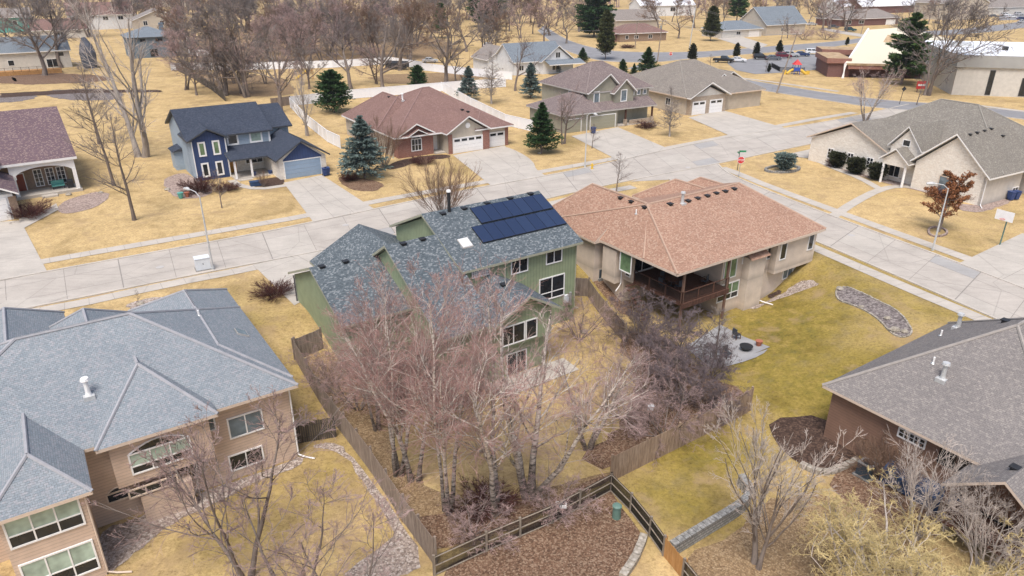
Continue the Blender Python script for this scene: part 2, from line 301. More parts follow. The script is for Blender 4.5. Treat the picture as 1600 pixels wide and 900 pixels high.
def copy_thing(src,loc,rz=None,label=None,scale=None,group=None):
    c=src.copy(); COL.objects.link(c); c.location=loc
    if rz is not None: c.rotation_euler=(0,0,rz)
    if scale is not None: c.scale=scale if isinstance(scale,tuple) else (scale,)*3
    if label: c['label']=label
    if group: c['group']=group
    for ch in src.children:
        d=ch.copy(); COL.objects.link(d); d.parent=c
        for g in ch.children:
            e=g.copy(); COL.objects.link(e); e.parent=d
    return c
# ------------------------------------------------------------------ ground
def axis(lo,hi,step,far):
    a=[lo]; s=step
    while a[-1]>-far: s*=1.35; a.append(a[-1]-s)
    a=a[::-1]; x=lo
    while x<hi-1e-6: x+=step; a.append(x)
    s=step
    while a[-1]<far: s*=1.35; a.append(a[-1]+s)
    return a
GREEN=[((430,480),5,.4),((480,610),4,.55),((430,760),7,.5),((300,870),5,.4),((1440,480),9,.8),((1300,500),10,.9),((1230,540),8,.95),((1370,580),8,.95),((1340,430),7,.7),((1060,760),5,.8),((1130,700),4,.95),((935,430),5,.8),((1100,500),8,.5),((730,700),9,.25),((990,560),8,.4),((850,640),6,.2),((1500,330),9,.15),((560,160),8,.3),((700,250),9,.2),((930,290),5,.35),((1480,350),6,.25),((880,220),8,.2)]
def build_ground():
    xs=axis(-70,90,1.,6000); ys=axis(8,110,1.,6000)
    nx,ny=len(xs),len(ys); X,Y=np.meshgrid(xs,ys)
    Z=np.array([[hgt(x,y) if (-70<=x<=90 and y<110) else hgt(max(-70,min(90,x)),y) for x in xs] for y in ys])
    gr=np.zeros_like(X)
    for (p,r,w) in GREEN:
        x,y,_=G(*p); gr=np.maximum(gr,w*np.exp(-((X-x)**2+(Y-y)**2)/(2*r*r)))
    me=bpy.data.meshes.new('ground'); V=np.stack([X,Y,Z],-1).reshape(-1,3)
    idx=np.arange(nx*ny).reshape(ny,nx); F=np.stack([idx[:-1,:-1],idx[:-1,1:],idx[1:,1:],idx[1:,:-1]],-1).reshape(-1,4)
    fast_mesh(me,V,F); me.materials.append(M['lawn']); me.polygons.foreach_set('use_smooth',np.ones(len(F),bool))
    a=me.attributes.new('green','FLOAT','POINT'); a.data.foreach_set('value',gr.reshape(-1).astype(np.float32))
    link(me,'ground',kind='structure')
def fast_mesh(me,V,F,mi=None):
    n,k=F.shape
    me.vertices.add(len(V)); me.vertices.foreach_set('co',np.ascontiguousarray(V,dtype=np.float32).reshape(-1))
    me.loops.add(n*k); me.loops.foreach_set('vertex_index',np.ascontiguousarray(F,dtype=np.int32).reshape(-1))
    me.polygons.add(n); me.polygons.foreach_set('loop_start',np.arange(0,n*k,k,dtype=np.int32))
    if mi is not None: me.polygons.foreach_set('material_index',mi)
    me.update(calc_edges=True)
build_ground()
def gz(x,y): return hgt(x,y)
def dense(P,step=1.):
    out=[]
    for a,b in zip(P,P[1:]):
        n=max(1,int(math.dist(a[:2],b[:2])/step)); out+=[tuple(a[i]+(b[i]-a[i])*k/n for i in range(2)) for k in range(n)]
    out.append(tuple(P[-1][:2])); return out
def smooth_closed(P,it=2):
    for _ in range(it):
        Q=[]
        for a,b in zip(P,P[1:]+P[:1]): Q+=[(a[0]*.75+b[0]*.25,a[1]*.75+b[1]*.25),(a[0]*.25+b[0]*.75,a[1]*.25+b[1]*.75)]
        P=Q
    return P
def smooth_open(P,it=2):
    for _ in range(it):
        Q=[P[0]]
        for a,b in zip(P,P[1:]): Q+=[(a[0]*.75+b[0]*.25,a[1]*.75+b[1]*.25),(a[0]*.25+b[0]*.75,a[1]*.25+b[1]*.75)]
        Q.append(P[-1]); P=Q
    return P
def sheet(name,px,m,off,smooth=0,world=False,rag=0,mb=None,**tags):
    P=[p[:2] for p in px] if world else [G(*p)[:2] for p in px]
    if smooth: P=smooth_closed(P,smooth)
    if rag: P=[(x+random.uniform(-rag,rag),y+random.uniform(-rag,rag)) for x,y in dense(P+P[:1],.8)[:-1]]
    else: P=dense(P+P[:1],2.)[:-1]
    xs=[p[0] for p in P]; ys=[p[1] for p in P]; inner=[]
    if min(gz(x,y) for x,y in P)<-.01 or max(ys)<82:
        st=1.
        x=min(xs)+.5
        while x<max(xs):
            y=min(ys)+.5
            while y<max(ys): inner.append((x,y)); y+=st
            x+=st
        def ins(q):
            c=False; j=len(P)-1
            for i in range(len(P)):
                if (P[i][1]>q[1])!=(P[j][1]>q[1]) and q[0]<(P[j][0]-P[i][0])*(q[1]-P[i][1])/(P[j][1]-P[i][1])+P[i][0]: c=not c
                j=i
            return c
        inner=[q for q in inner if ins(q)]
    n=len(P); V=[Vector(p) for p in P+inner]
    r=delaunay_2d_cdt(V,[(i,(i+1)%n) for i in range(n)],[],1,1e-5)
    own=mb is None; mb=mb or MB()
    # the ground mesh is bilinear between 1 m knots: sample the same way
    for f in r[2]: mb.face([(r[0][i].x,r[0][i].y,gsurf(r[0][i].x,r[0][i].y)+off) for i in f],m)
    if own: return mb.build(name,**({'kind':'structure'}|tags))
def gsurf(x,y):
    x0,y0=math.floor(x),math.floor(y); fx,fy=x-x0,y-y0
    a,b,c,d=hgt(x0,y0),hgt(x0+1,y0),hgt(x0,y0+1),hgt(x0+1,y0+1)
    return (a*(1-fx)+b*fx)*(1-fy)+(c*(1-fx)+d*fx)*fy
def offset_line(P,d):
    out=[]
    for i in range(len(P)):
        a=P[max(0,i-1)]; b=P[min(len(P)-1,i+1)]; dx,dy=b[0]-a[0],b[1]-a[1]; L=math.hypot(dx,dy) or 1
        out.append((P[i][0]-dy/L*d,P[i][1]+dx/L*d))
    return out
def ribbon(mb,P,w,m,z,h=0):
    A=offset_line(P,w/2); B=offset_line(P,-w/2)
    for i in range(len(P)-1):
        q=[A[i],B[i],B[i+1],A[i+1]]; zz=[gsurf(*p)+z for p in q]
        mb.face([(*p,k+h) for p,k in zip(q,zz)],m)
        if h:
            mb.face([(*A[i],zz[0]),(*A[i],zz[0]+h),(*A[i+1],zz[3]+h),(*A[i+1],zz[3])],m)
            mb.face([(*B[i],zz[1]),(*B[i+1],zz[2]),(*B[i+1],zz[2]+h),(*B[i],zz[1]+h)],m)
def resample(P,n):
    L=[0]
    for a,b in zip(P,P[1:]): L.append(L[-1]+math.dist(a,b))
    out=[]
    for k in range(n):
        s=L[-1]*k/(n-1); i=0
        while i<len(L)-2 and L[i+1]<s: i+=1
        f=(s-L[i])/max(1e-6,L[i+1]-L[i]); out.append((P[i][0]+(P[i+1][0]-P[i][0])*f,P[i][1]+(P[i+1][1]-P[i][1])*f))
    return out
def wl(px): return [G(*p)[:2] for p in px]
def road(name,e1,e2,m,z=.02,joint=4.6,kerb=True,lanes=(.27,.73),jw=.07,world=False):
    A=smooth_open(e1 if world else wl(e1),2); B=smooth_open(e2 if world else wl(e2),2); L=sum(math.dist(a,b) for a,b in zip(A,A[1:])); n=max(4,int(L/2.3))
    A=resample(A,n); B=resample(B,n); mb=MB()
    for i in range(n-1): mb.face([(*q,gsurf(*q)+z) for q in (A[i],B[i],B[i+1],A[i+1])],m)
    if joint:
        for k in range(1,int(L/joint)):
            t=k*joint/L*(n-1); i=int(t); f=t-i
            a=(A[i][0]+(A[i+1][0]-A[i][0])*f,A[i][1]+(A[i+1][1]-A[i][1])*f); b=(B[i][0]+(B[i+1][0]-B[i][0])*f,B[i][1]+(B[i+1][1]-B[i][1])*f)
            ribbon(mb,[a,b],jw*(1.4 if k%3==0 else .7),'joint',z+.005)
        for f in lanes:
            C=[(a[0]+(b[0]-a[0])*f,a[1]+(b[1]-a[1])*f) for a,b in zip(A,B)]; ribbon(mb,C,.05,'joint',z+.0065)
        # repaired slabs, a little darker or paler than their neighbours
        rnd=random.Random(len(name))
        for k in range(int(L/joint)):
            if rnd.random()<.42:
                f0,f1=rnd.choice([(.02,.27),(.27,.73),(.73,.98),(.27,.98)]); t0=k*joint/L*(n-1); t1=min(n-1.01,(k+1)*joint/L*(n-1))
                def pt(t,f):
                    i=int(t); g=t-i; a=(A[i][0]+(A[i+1][0]-A[i][0])*g,A[i][1]+(A[i+1][1]-A[i][1])*g); b=(B[i][0]+(B[i+1][0]-B[i][0])*g,B[i][1]+(B[i+1][1]-B[i][1])*g)
                    return (a[0]+(b[0]-a[0])*f,a[1]+(b[1]-a[1])*f)
                q=[pt(t0,f0),pt(t0,f1),pt(t1,f1),pt(t1,f0)]
                mb.face([(*p,gsurf(*p)+z+.003) for p in q],rnd.choice(['walk','patch2','kerb','patch2','drive']))
    o=mb.build(name,kind='structure')
    if kerb:
        kb=MB(); ribbon(kb,A,.22,'kerb',0.0,.1); ribbon(kb,B,.22,'kerb',0.0,.1); kb.build('kerb',kind='structure')
    return o
def walk(name,px,w,m='walk',z=.035,joint=1.5,smooth=1,world=False):
    P=px if world else wl(px); P=smooth_open(P,smooth); P=dense(P,1.5); mb=MB(); ribbon(mb,P,w,m,z)
    acc=0
    for a,b in zip(P,P[1:]):
        acc+=math.dist(a,b)
        if acc>joint:
            acc=0; d=math.dist(a,b); nx,ny=-(b[1]-a[1])/d*w/2,(b[0]-a[0])/d*w/2; ribbon(mb,[(b[0]+nx,b[1]+ny),(b[0]-nx,b[1]-ny)],.03,'joint',z+.005)
    return mb.build(name,kind='structure')
def slab(name,px,m='drive',z=.05,nu=3,nv=3,smooth=0,world=False,joints=True):
    """quad (or polygon) paving with joint lines; px: polygon, first four corners used for joints"""
    mb=MB(); sheet(name,px,m,z,smooth,world,mb=mb); P=([p[:2] for p in px] if world else wl(px))
    if joints and len(P)>=4:
        a,b,c,d=P[:4]; L=lambda p,q,f:(p[0]+(q[0]-p[0])*f,p[1]+(q[1]-p[1])*f)
        for k in range(1,nu): ribbon(mb,dense([L(a,b,k/nu),L(d,c,k/nu)],2),.045,'joint',z+.005)
        for k in range(1,nv): ribbon(mb,dense([L(a,d,k/nv),L(b,c,k/nv)],2),.045,'joint',z+.006)
    return mb.build(name,kind='structure')
# ------------------------------------------------------------------ houses
class House:
    def __init__(s,name,label,cat,px=None,z=0,th=34,world=None,group=None):
        s.th=R(th); o=Gz(*px,z) if px else world; s.o=o; s.root=thing(name,label,cat,(o[0],o[1],0),s.th,group); s.ca,s.sa=math.cos(s.th),math.sin(s.th)
        s.W=MB(); s.Rf=MB(); s.trim=MB(); s.ventspec=[]
    def loc(s,px,py,z):
        x,y=Gz(px,py,z); x-=s.o[0]; y-=s.o[1]; return (x*s.ca+y*s.sa,-x*s.sa+y*s.ca)
    def wp(s,u,v): return (s.o[0]+u*s.ca-v*s.sa,s.o[1]+u*s.sa+v*s.ca)
    def onp(s,px,py,ax,val):
        d=ray(px,py); du,dv=d[0]*s.ca+d[1]*s.sa,-d[0]*s.sa+d[1]*s.ca; cu,cv=-s.o[0]*s.ca-s.o[1]*s.sa,s.o[0]*s.sa-s.o[1]*s.ca
        if ax=='v': t=(val-cv)/dv; return (cu+du*t,CH+d[2]*t)
        t=(val-cu)/du; return (cv+dv*t,CH+d[2]*t)
    def P(s,ax,val,a,z): return (a,val,z) if ax=='v' else (val,a,z)
    def rect(s,mb,ax,val,sg,a0,a1,z0,z1,d,m):
        lo,hi=(val,val+sg*d) if sg>0 else (val+sg*d,val)
        if ax=='v': mb.box(a0,a1,lo,hi,z0,z1,m)
        else: mb.box(lo,hi,a0,a1,z0,z1,m)
    def win(s,ax,val,sg,px=None,w=1.2,h=1.2,nx=2,ny=1,pane='glass',fr='white',at=None,fw=.09,name='window',lower=None,arch=0):
        a,z=at if at else s.onp(*px,ax,val)
        a0,a1,z0,z1=a-w/2,a+w/2,z-h/2,z+h/2; f=MB(); q=MB()
        for r in ((a0-fw,a1+fw,z0-fw,z0),(a0-fw,a1+fw,z1,z1+fw),(a0-fw,a0,z0,z1),(a1,a1+fw,z0,z1)): s.rect(f,ax,val,sg,*r,.07,fr)
        for k in range(1,nx): c=a0+w*k/nx; s.rect(f,ax,val,sg,c-.035,c+.035,z0,z1,.06,fr)
        for k in range(1,ny): c=z0+h*k/ny; s.rect(f,ax,val,sg,a0,a1,c-.02,c+.02,.05,fr)
        if lower:      # upper sash over a lower row of panes; blinds drawn above
            c=z0+h*lower; s.rect(f,ax,val,sg,a0,a1,c-.035,c+.035,.055,fr)
            s.rect(q,ax,val,sg,a0,a1,z0,c,.02,'glass'); s.rect(q,ax,val,sg,a0,a1,c,z1,.02,pane)
        else: s.rect(q,ax,val,sg,a0,a1,z0,z1,.02,pane)
        if arch:
            n=10; top=[]; 
            for k in range(n+1): t=k/n; top.append((a0+w*t,z1+fw+arch*math.sin(math.pi*t)))
            for (p,r) in zip(top,top[1:]):
                y=val+sg*.02; pts=[s.P(ax,y,p[0],z1+fw),s.P(ax,y,r[0],z1+fw),s.P(ax,y,*r),s.P(ax,y,*p)]; q.face(pts if (sg<0)==(ax=='v') else pts[::-1],'glass')
                f.tube([s.P(ax,val+sg*.03,*p),s.P(ax,val+sg*.03,*r)],.05,fr,4)
        o=f.build(name,s.root); q.build('pane',o); return o
    def gdoor(s,ax,val,sg,a0,a1,z0,z1,m='white',rows=4,wins=0,fr='white',fw=.12):
        f=MB(); n=rows; hh=(z1-z0)/n
        for k in range(n): s.rect(f,ax,val,sg,a0,a1,z0+k*hh+.012,z0+(k+1)*hh-.012,.04,m)
        s.rect(f,ax,val,sg,a0,a1,z0,z1,.015,'trim_gray')
        o=f.build('garage_door',s.root); t=MB()
        s.rect(t,ax,val,sg,a0-fw,a0,z0,z1+fw,.08,fr); s.rect(t,ax,val,sg,a1,a1+fw,z0,z1+fw,.08,fr); s.rect(t,ax,val,sg,a0,a1,z1,z1+fw,.08,fr); t.build('frame',o)
        if wins:
            q=MB(); w=(a1-a0)/wins
            for k in range(wins): s.rect(q,ax,val,sg,a0+w*k+w*.12,a0+w*(k+1)-w*.12,z1-hh*.85,z1-hh*.2,.05,'glass')
            q.build('pane',o)
        return o
    def door(s,ax,val,sg,a,z,m='door_red',w=.95,h=2.1,fr='white'):
        f=MB(); s.rect(f,ax,val,sg,a-w/2,a+w/2,z,z+h,.05,m); o=f.build('door',s.root); t=MB()
        s.rect(t,ax,val,sg,a-w/2-.1,a-w/2,z,z+h+.1,.08,fr); s.rect(t,ax,val,sg,a+w/2,a+w/2+.1,z,z+h+.1,.08,fr); s.rect(t,ax,val,sg,a-w/2,a+w/2,z+h,z+h+.1,.08,fr); t.build('frame',o)
    def roofz(s,u,v):  # highest roof face over (u,v)
        best=-9
        for f,m in zip(s.Rf.f,s.Rf.m):
            if not s.Rf.mats[m].startswith('sh_'): continue
            P=[s.Rf.v[i] for i in f]; c=False; j=len(P)-1
            for i in range(len(P)):
                if (P[i][1]>v)!=(P[j][1]>v) and u<(P[j][0]-P[i][0])*(v-P[i][1])/(P[j][1]-P[i][1])+P[i][0]: c=not c
                j=i
            if not c: continue
            a,b,d=Vector(P[0]),Vector(P[1]),Vector(P[2]); n=(b-a).cross(d-a)
            if abs(n.z)<1e-5: continue
            best=max(best,a.z-(n.x*(u-a.x)+n.y*(v-a.y))/n.z)
        return best
    def roofhit(s,px,py):
        z=12.
        while z>0:
            u,v=s.loc(px,py,z)
            if s.roofz(u,v)>=z: return (u,v,z)
            z-=.03
        return None
    def vent(s,px,py,kind='box',m='black'):
        q_=s.roofhit(px,py)
        if q_ is None: print('no roof at',px,py); return
        u,v,z=q_; mb=MB()
        if kind=='box':
            mb.box(u-.17,u+.17,v-.17,v+.17,z-.08,z+.1,m); mb.box(u-.24,u+.24,v-.24,v+.24,z+.1,z+.17,m)
        elif kind=='pipe': mb.tube([(u,v,z-.2),(u,v,z+.4)],.06,m,8); mb.tube([(u,v,z-.02),(u,v,z+.06)],[.16,.08],'metal',8)
        elif kind=='flue':
            mb.box(u-.28,u+.28,v-.28,v+.28,z-.2,z+.06,'galv'); mb.tube([(u,v,z-.1),(u,v,z+.25),(u,v,z+.95)],[.2,.13,.13],m,10); mb.tube([(u,v,z+.98),(u,v,z+1.12)],[.24,.2],m,10)
        elif kind=='stack': mb.tube([(u,v,z-.2),(u,v,z+1.7)],.14,m,10); mb.tube([(u,v,z+1.7),(u,v,z+1.85)],[.2,.17],'white',10)
        mb.build({'box':'roof_vent','pipe':'vent_pipe','flue':'flue','stack':'chimney_pipe'}[kind],s.root)
    def skylight(s,px,py,w,h,m='util_box'):
        u,v,z=s.roofhit(px,py); e=.25; gu=(s.roofz(u+e,v)-s.roofz(u-e,v))/(2*e); gv=(s.roofz(u,v+e)-s.roofz(u,v-e))/(2*e); f=MB(); q=MB()
        def pt(a,b,o): return (u+a,v+b,z+gu*a+gv*b+o)
        for mb,k,o0,o1,mt in ((f,1.,-.05,.12,'trim_gray'),(q,.86,.1,.15,m)):
            c=[(-w/2*k,-h/2*k),(w/2*k,-h/2*k),(w/2*k,h/2*k),(-w/2*k,h/2*k)]; mb.face([pt(*p,o1) for p in c],mt)
            for a,b in zip(c,c[1:]+c[:1]): mb.face([pt(*a,o0),pt(*b,o0),pt(*b,o1),pt(*a,o1)],mt)
        o=f.build('skylight',s.root); q.build('pane',o)
    def downspout(s,u,v,z1,z0,m='white',du=0,dv=-1.):
        mb=MB(); mb.tube([(u,v,z1),(u,v,z0+.25),(u+du*.5,v+dv*.5,z0+.12),(u+du*1.3,v+dv*1.3,z0+.08)],.055,m,6); mb.build('downspout',s.root)
    def finish(s,wall='wall'):
        if s.W.f: s.W.build(wall,s.root)
        s.Rf.build('roof',s.root)
        if s.trim.f: s.trim.build('trim',s.root)
    def ridgecap(s,a,b,m):
        s.Rf.tube([a,b],.07,m,5)
# ---- green house
h=House('green_house','sage green house with gray speckled shingles and dark solar panels on its tall roof','house',px=(893,466),z=-1.5); GH=h
W,Q=h.W,h.Rf; g='sid_green'
W.wallgable(-12.1,-1.1,-1.7,10.2,-3.6,4.75,7.3,'x',g)
W.wallgable(-16.5,-12.0,-5.9,8.7,-3.6,2.1,6.35,'x',g,mid=1.9)
W.wallgable(-21.6,-16.45,-.9,10.1,-3.6,2.45,4.75,'x',g)
W.wallgable(-19.,-10.6,3,11.6,-1,2.4,4.7,'y',g)
W.wallgable(-12.15,-7.2,-6.5,-1.6,-.1,2.15,3.6,'y',g); W.box(-12.1,-7.3,-5.9,-1.6,-3.6,-.1,g)
Q.gable(-12.5,-.75,-2.2,10.7,4.8,7.65,'x','sh_green','trim_green'); Q.gable(-16.9,-12.1,-6.5,9.2,2.15,6.6,'x','sh_green','trim_green',mid=1.9)
Q.gable(-22.,-16.5,-1.4,10.6,2.55,5.05,'x','sh_green','trim_green'); Q.gable(-19.6,-10.0,4.,12.1,2.5,5.0,'y','sh_green','trim_green'); Q.gable(-12.75,-6.6,-7.1,-1.,2.2,3.95,'y','sh_green','trim_green')
h.finish()
h.win('v',-1.7,-1,(811.5,413),1.5,1.3); h.win('v',-1.7,-1,(865.5,398),1.5,1.3); h.win('v',-1.7,-1,(862,449),2.5,1.9,ny=1,lower=.3); h.win('v',-1.7,-1,(751,425),1.5,.55,nx=8,ny=3,pane='glass_blue')
h.win('v',-6.5,-1,(802,522),1.9,1.45); h.win('v',-5.9,-1,(807,568),1.7,2.0,nx=2,fr='white',name='patio_door'); h.win('v',-6.5,-1,(830,513),.9,1.45,nx=1)
for p in ((692,335),(725,327),(761,319),(797,311),(829,304),(540,410),(503,418),(630,382),(660,375),(787,446)): h.vent(*p)
h.vent(702,331,'stack','black'); h.skylight(727,381,.95,.95)
def solar(px):
    u,v,z=h.roofhit(*px)
    return u,v
def solar_array(tl,tr,br,bl):
    P=[h.roofhit(*q) for q in (tl,tr,br,bl)]; u0=(P[0][0]+P[3][0])/2; u1=(P[1][0]+P[2][0])/2; v1=(P[0][1]+P[1][1])/2; v0=(P[2][1]+P[3][1])/2; v1=min(v1,4.1)
    sl=2.85/6.45; L=math.hypot(1,sl); zf=lambda v:h.roofz((u0+u1)/2,v); mb=MB(); n=round((u1-u0)/1.05); hh=(v1-v0)*L
    c4=[(u0,v0),(u1,v0),(u1,v1),(u0,v1)]; p=lambda q,k:(q[0],q[1],zf(q[1])+.12+k); uvs=[(0,0),(n,0),(n,1.75),(0,1.75)]; mb.face([p(q,.04) for q in c4],'solar',uvs)
    for a,b in zip(c4,c4[1:]+c4[:1]): mb.face([p(a,-.02),p(b,-.02),p(b,.04),p(a,.04)],'black')
    mb.build('solar_panel',h.root)
solar_array((739,330),(845,303),(861,325),(752,355)); solar_array((738,361),(864,327),(884,350),(757,384))
h.downspout(-1.15,-1.8,4.6,-1.5,'trim_green',.2,-.2); h.downspout(-21.7,10.0,2.4,-.2,'trim_dark',-.4,0)
mb=MB(); mb.tube([(-1.6,-1.8,-1.),(-1.6,-1.8,.2)],.12,'metal',8); mb.box(-2.3,-1.9,-2.,-1.75,-.6,.1,'util_box'); mb.build('electric_meter',h.root)
# ---- tan house
h=House('tan_house','large tan lap sided house with blue gray hipped roof at the left edge','house',px=(168,898),z=-3); TH=h
W,Q=h.W,h.Rf; g='sid_tan'; wl0=h.onp(6,850,'v',0)[0]
W.box(wl0,0,0,6,-3.6,2.5,g); W.box(-9,11.5,4.1,15.5,-3.6,2.5,g); W.box(1.5,6.6,2.95,4.2,-.15,2.8,g); W.box(2.4,5.1,2.9,4.2,-3.6,-1.1,g); W.box(5.3,11.3,14,20,-3.,2.5,g); W.box(-6.5,5.,14,17,-1,2.5,g)
Q.hip(-10,12.,3.45,16.6,2.6,7.,(-1.4,9.7),(4.4,9.7),'sh_tan','trim_tan'); Q.hip(wl0-.5,.45,-.45,9.,2.6,2.6+.75*(.95-wl0)/2,((wl0)/2,-.45+(.95-wl0)/2),((wl0)/2,9.),'sh_tan','trim_tan')
Q.hip(.95,7.1,2.5,8.8,2.9,5.25,(4.,6.4),(4.,8.8),'sh_tan','trim_tan'); Q.hip(5.,12.02,4.5,20.5,2.605,4.57,(8.6,7.5),(8.6,17.3),'sh_tan','trim_tan')
Q.hip(-.9,5.3,10.,20.,2.6,4.95,(2.2,10.),(2.2,17.),'sh_tan','trim_tan'); Q.hip(-5.4,1.,10.,23.,2.6,5.,(-2.2,10),(-2.2,20),'sh_tan','trim_tan')
Q.tube([(-1.4,9.7,7.03),(4.4,9.7,7.03)],.07,'black',5); Q.tube([(8.6,14.,4.6),(8.6,17.3,4.6)],.07,'black',5)
h.finish()
kw=dict(nx=3,lower=.36,pane='glass_blind')
h.win('v',0,-1,(69,814),3.0,1.75,**kw); h.win('v',0,-1,(95,885),3.0,1.75,**kw)
h.win('v',2.95,-1,(252,711),3.0,1.2,arch=.5,**kw); h.win('v',4.1,-1,(384,662),1.9,1.3,pane='glass_blue'); h.win('v',4.1,-1,(385,716),1.9,1.0,pane='glass'); h.win('v',4.1,-1,(316,660),1.2,1.3,nx=2,pane='glass_blue')
h.win('v',4.1,-1,(186,774),1.1,.5,nx=1,arch=.25,fr='trim_tan'); h.win('v',2.9,-1,(240,760),2.4,.4,nx=3,fr='trim_tan'); h.win('v',4.1,-1,(298,735),1.5,.9,nx=2,fr='trim_tan')
h.skylight(378,521,.7,.9,'glass_blue'); h.vent(139,618,'flue','white'); h.vent(311,493,'pipe','white')
h.downspout(.06,-.06,2.4,-3,'trim_tan',.8,-.4); h.downspout(11.55,4.0,2.4,-3,'white',.6,-.6)
# ---- peach stucco house with orange brown roof
h=House('stucco_house','cream stucco house with wide orange brown hipped roof and covered rear deck','house',px=(1172,475),z=-3); OH=h
W,Q=h.W,h.Rf; g='sid_orange'
W.box(-4.4,7.6,.2,15,-3.6,3.0,g); W.box(-10.4,-4.4,6.3,16.4,-3.6,3.0,g); W.box(-11.5,-10.4,9.2,12.2,-3.6,3.0,g); W.box(-11.2,-10.4,6.6,8.4,-.6,2.6,g)
W.box(-10.4,-10.15,5.2,6.3,-.2,3,g)
W.box(2.1,7.9,-.55,.2,-.3,3.0,g); W.box(-1.7,.5,-.6,.2,-3.6,2.1,g); W.box(-.6,3.4,14.8,16.3,-1,3,g)
Q.hip(-11.4,8.5,-1.,16.,3.1,6.4,(-7.9,6.6),(4.5,6.6),'sh_orange','trim_tan',.22); Q.hip(-11.35,-3.8,3.,18.,3.12,6.4,(-7.7,6.6),(-7.7,14.4),'sh_orange','trim_tan',.22)
Q.hip(.4,6.4,8.,17.2,3.1,5.25,(3.4,8.),(3.4,13.9),'sh_orange','trim_tan',.22); Q.hip(3.,9.0,8.,16.,3.1,5.3,(6.,8.),(6.,12.8),'sh_orange','trim_tan',.22)
Q.slope([(-12.,8.7,3.0),(-12.,12.7,3.0),(-10.6,12.7,4.05),(-10.6,8.7,4.05)],'sh_orange'); Q.face([(-12,8.7,2.8),(-12,12.7,2.8),(-12,12.7,3.),(-12,8.7,3.)],'trim_tan'); Q.face([(-12,8.7,2.8),(-12,8.7,3.),(-10.6,8.7,4.05),(-10.6,8.7,2.8)],'trim_tan')
Q.slope([(-1.9,-.95,2.1),(.7,-.95,2.1),(.7,-.1,2.55),(-1.9,-.1,2.55)],'sh_orange')
Q.box(1.9,8.1,-1.02,-.95,2.85,3.1,'trim_tan')
h.finish()
h.win('u',-11.2,-1,(978,410),1.35,1.7,nx=1,pane='glass_green'); h.win('u',-10.4,-1,(996,417),.5,1.7,nx=1,at=(5.75,1.2)); h.win('u',-10.4,-1,(949,384),.55,1.1,nx=1,fr='trim_tan',at=(8.85,1.4))
h.win('v',6.3,-1,None,2.6,2.1,nx=2,at=(-8.2,1.25),name='patio_door'); h.win('v',6.3,-1,None,1.4,1.3,nx=2,at=(-5.6,1.5))
h.win('v',.2,-1,(1141,418),1.5,1.9,nx=2,pane='glass_green'); h.win('v',.2,-1,(1137,455),2.7,1.5,nx=3,lower=.35,pane='glass_green'); h.win('v',.2,-1,(1163,400),.3,1.3,nx=1,ny=2)
h.win('v',.2,-1,(1204,388),.8,1.9,nx=1,ny=1,pane='glass'); h.win('v',-.55,-1,(1224,391),.75,1.7,nx=1); h.win('v',-.55,-1,(1267,376),.7,1.7,nx=1); h.win('v',.2,-1,(1231,422),1.4,1.5,nx=2,pane='glass_blue'); h.win('v',.2,-1,(1187,380),1.6,.35,nx=2)
for p in ((970,310),(987,316),(1008,325),(1047,320),(1075,315),(1090,311),(1105,307),(1119,303),(1133,300),(1147,296)): h.vent(*p)
h.vent(1066,318,'flue','galv'); h.vent(994,334,'pipe','white')
d=MB(); d.box(-10.2,-4.4,-.7,6.3,-.25,0,'deck_wood'); d.box(-10.3,-4.4,-.82,-.7,-.45,.02,'deck_wood')
d.build('deck',h.root)
for (a,b) in ((-10.1,-.6),(-4.6,-.6)): m_=MB(); m_.box(a-.09,a+.09,b-.09,b+.09,-3.2,3.,'trim_brown'); m_.build('deck_post',h.root)
r=MB()
def rail(mb,a,b,z,hh,m,bal=.13,post=1.8):
    L=math.dist(a,b); ang=math.atan2(b[1]-a[1],b[0]-a[0]); mx,my=(a[0]+b[0])/2,(a[1]+b[1])/2
    mb.obox((mx,my,z+hh),L/2,.045,.025,ang,m); mb.obox((mx,my,z+.1),L/2,.02,.02,ang,m)
    for k in range(int(L/bal)+1): f=k*bal/L; mb.obox((a[0]+(b[0]-a[0])*f,a[1]+(b[1]-a[1])*f,z+hh/2),.012,.012,hh/2,ang,'black')
    n=max(1,round(L/post))
    for k in range(n+1): f=k/n; mb.obox((a[0]+(b[0]-a[0])*f,a[1]+(b[1]-a[1])*f,z+hh/2+.03),.05,.05,hh/2+.03,ang,m)
rail(r,(-10.15,-.65),(-4.45,-.65),0,1.,'deck_wood'); rail(r,(-10.15,-.65),(-10.15,5.2),0,1.,'deck_wood'); r.build('railing',h.root)
st=MB()
for k in range(9): st.box(-11.2,-10.25,4.9-k*.28,5.2-k*.28,-.3-k*.3,-.24-k*.3,'deck_wood')
st.build('deck_stairs',h.root)
h.downspout(-10.5,6.5,3.,-.9,'white',-1.,-.6); h.downspout(7.7,.1,-.3,-1.6,'white',1.2,.3); h.downspout(.6,-.1,2,-2.8,'white',.4,-1.2)
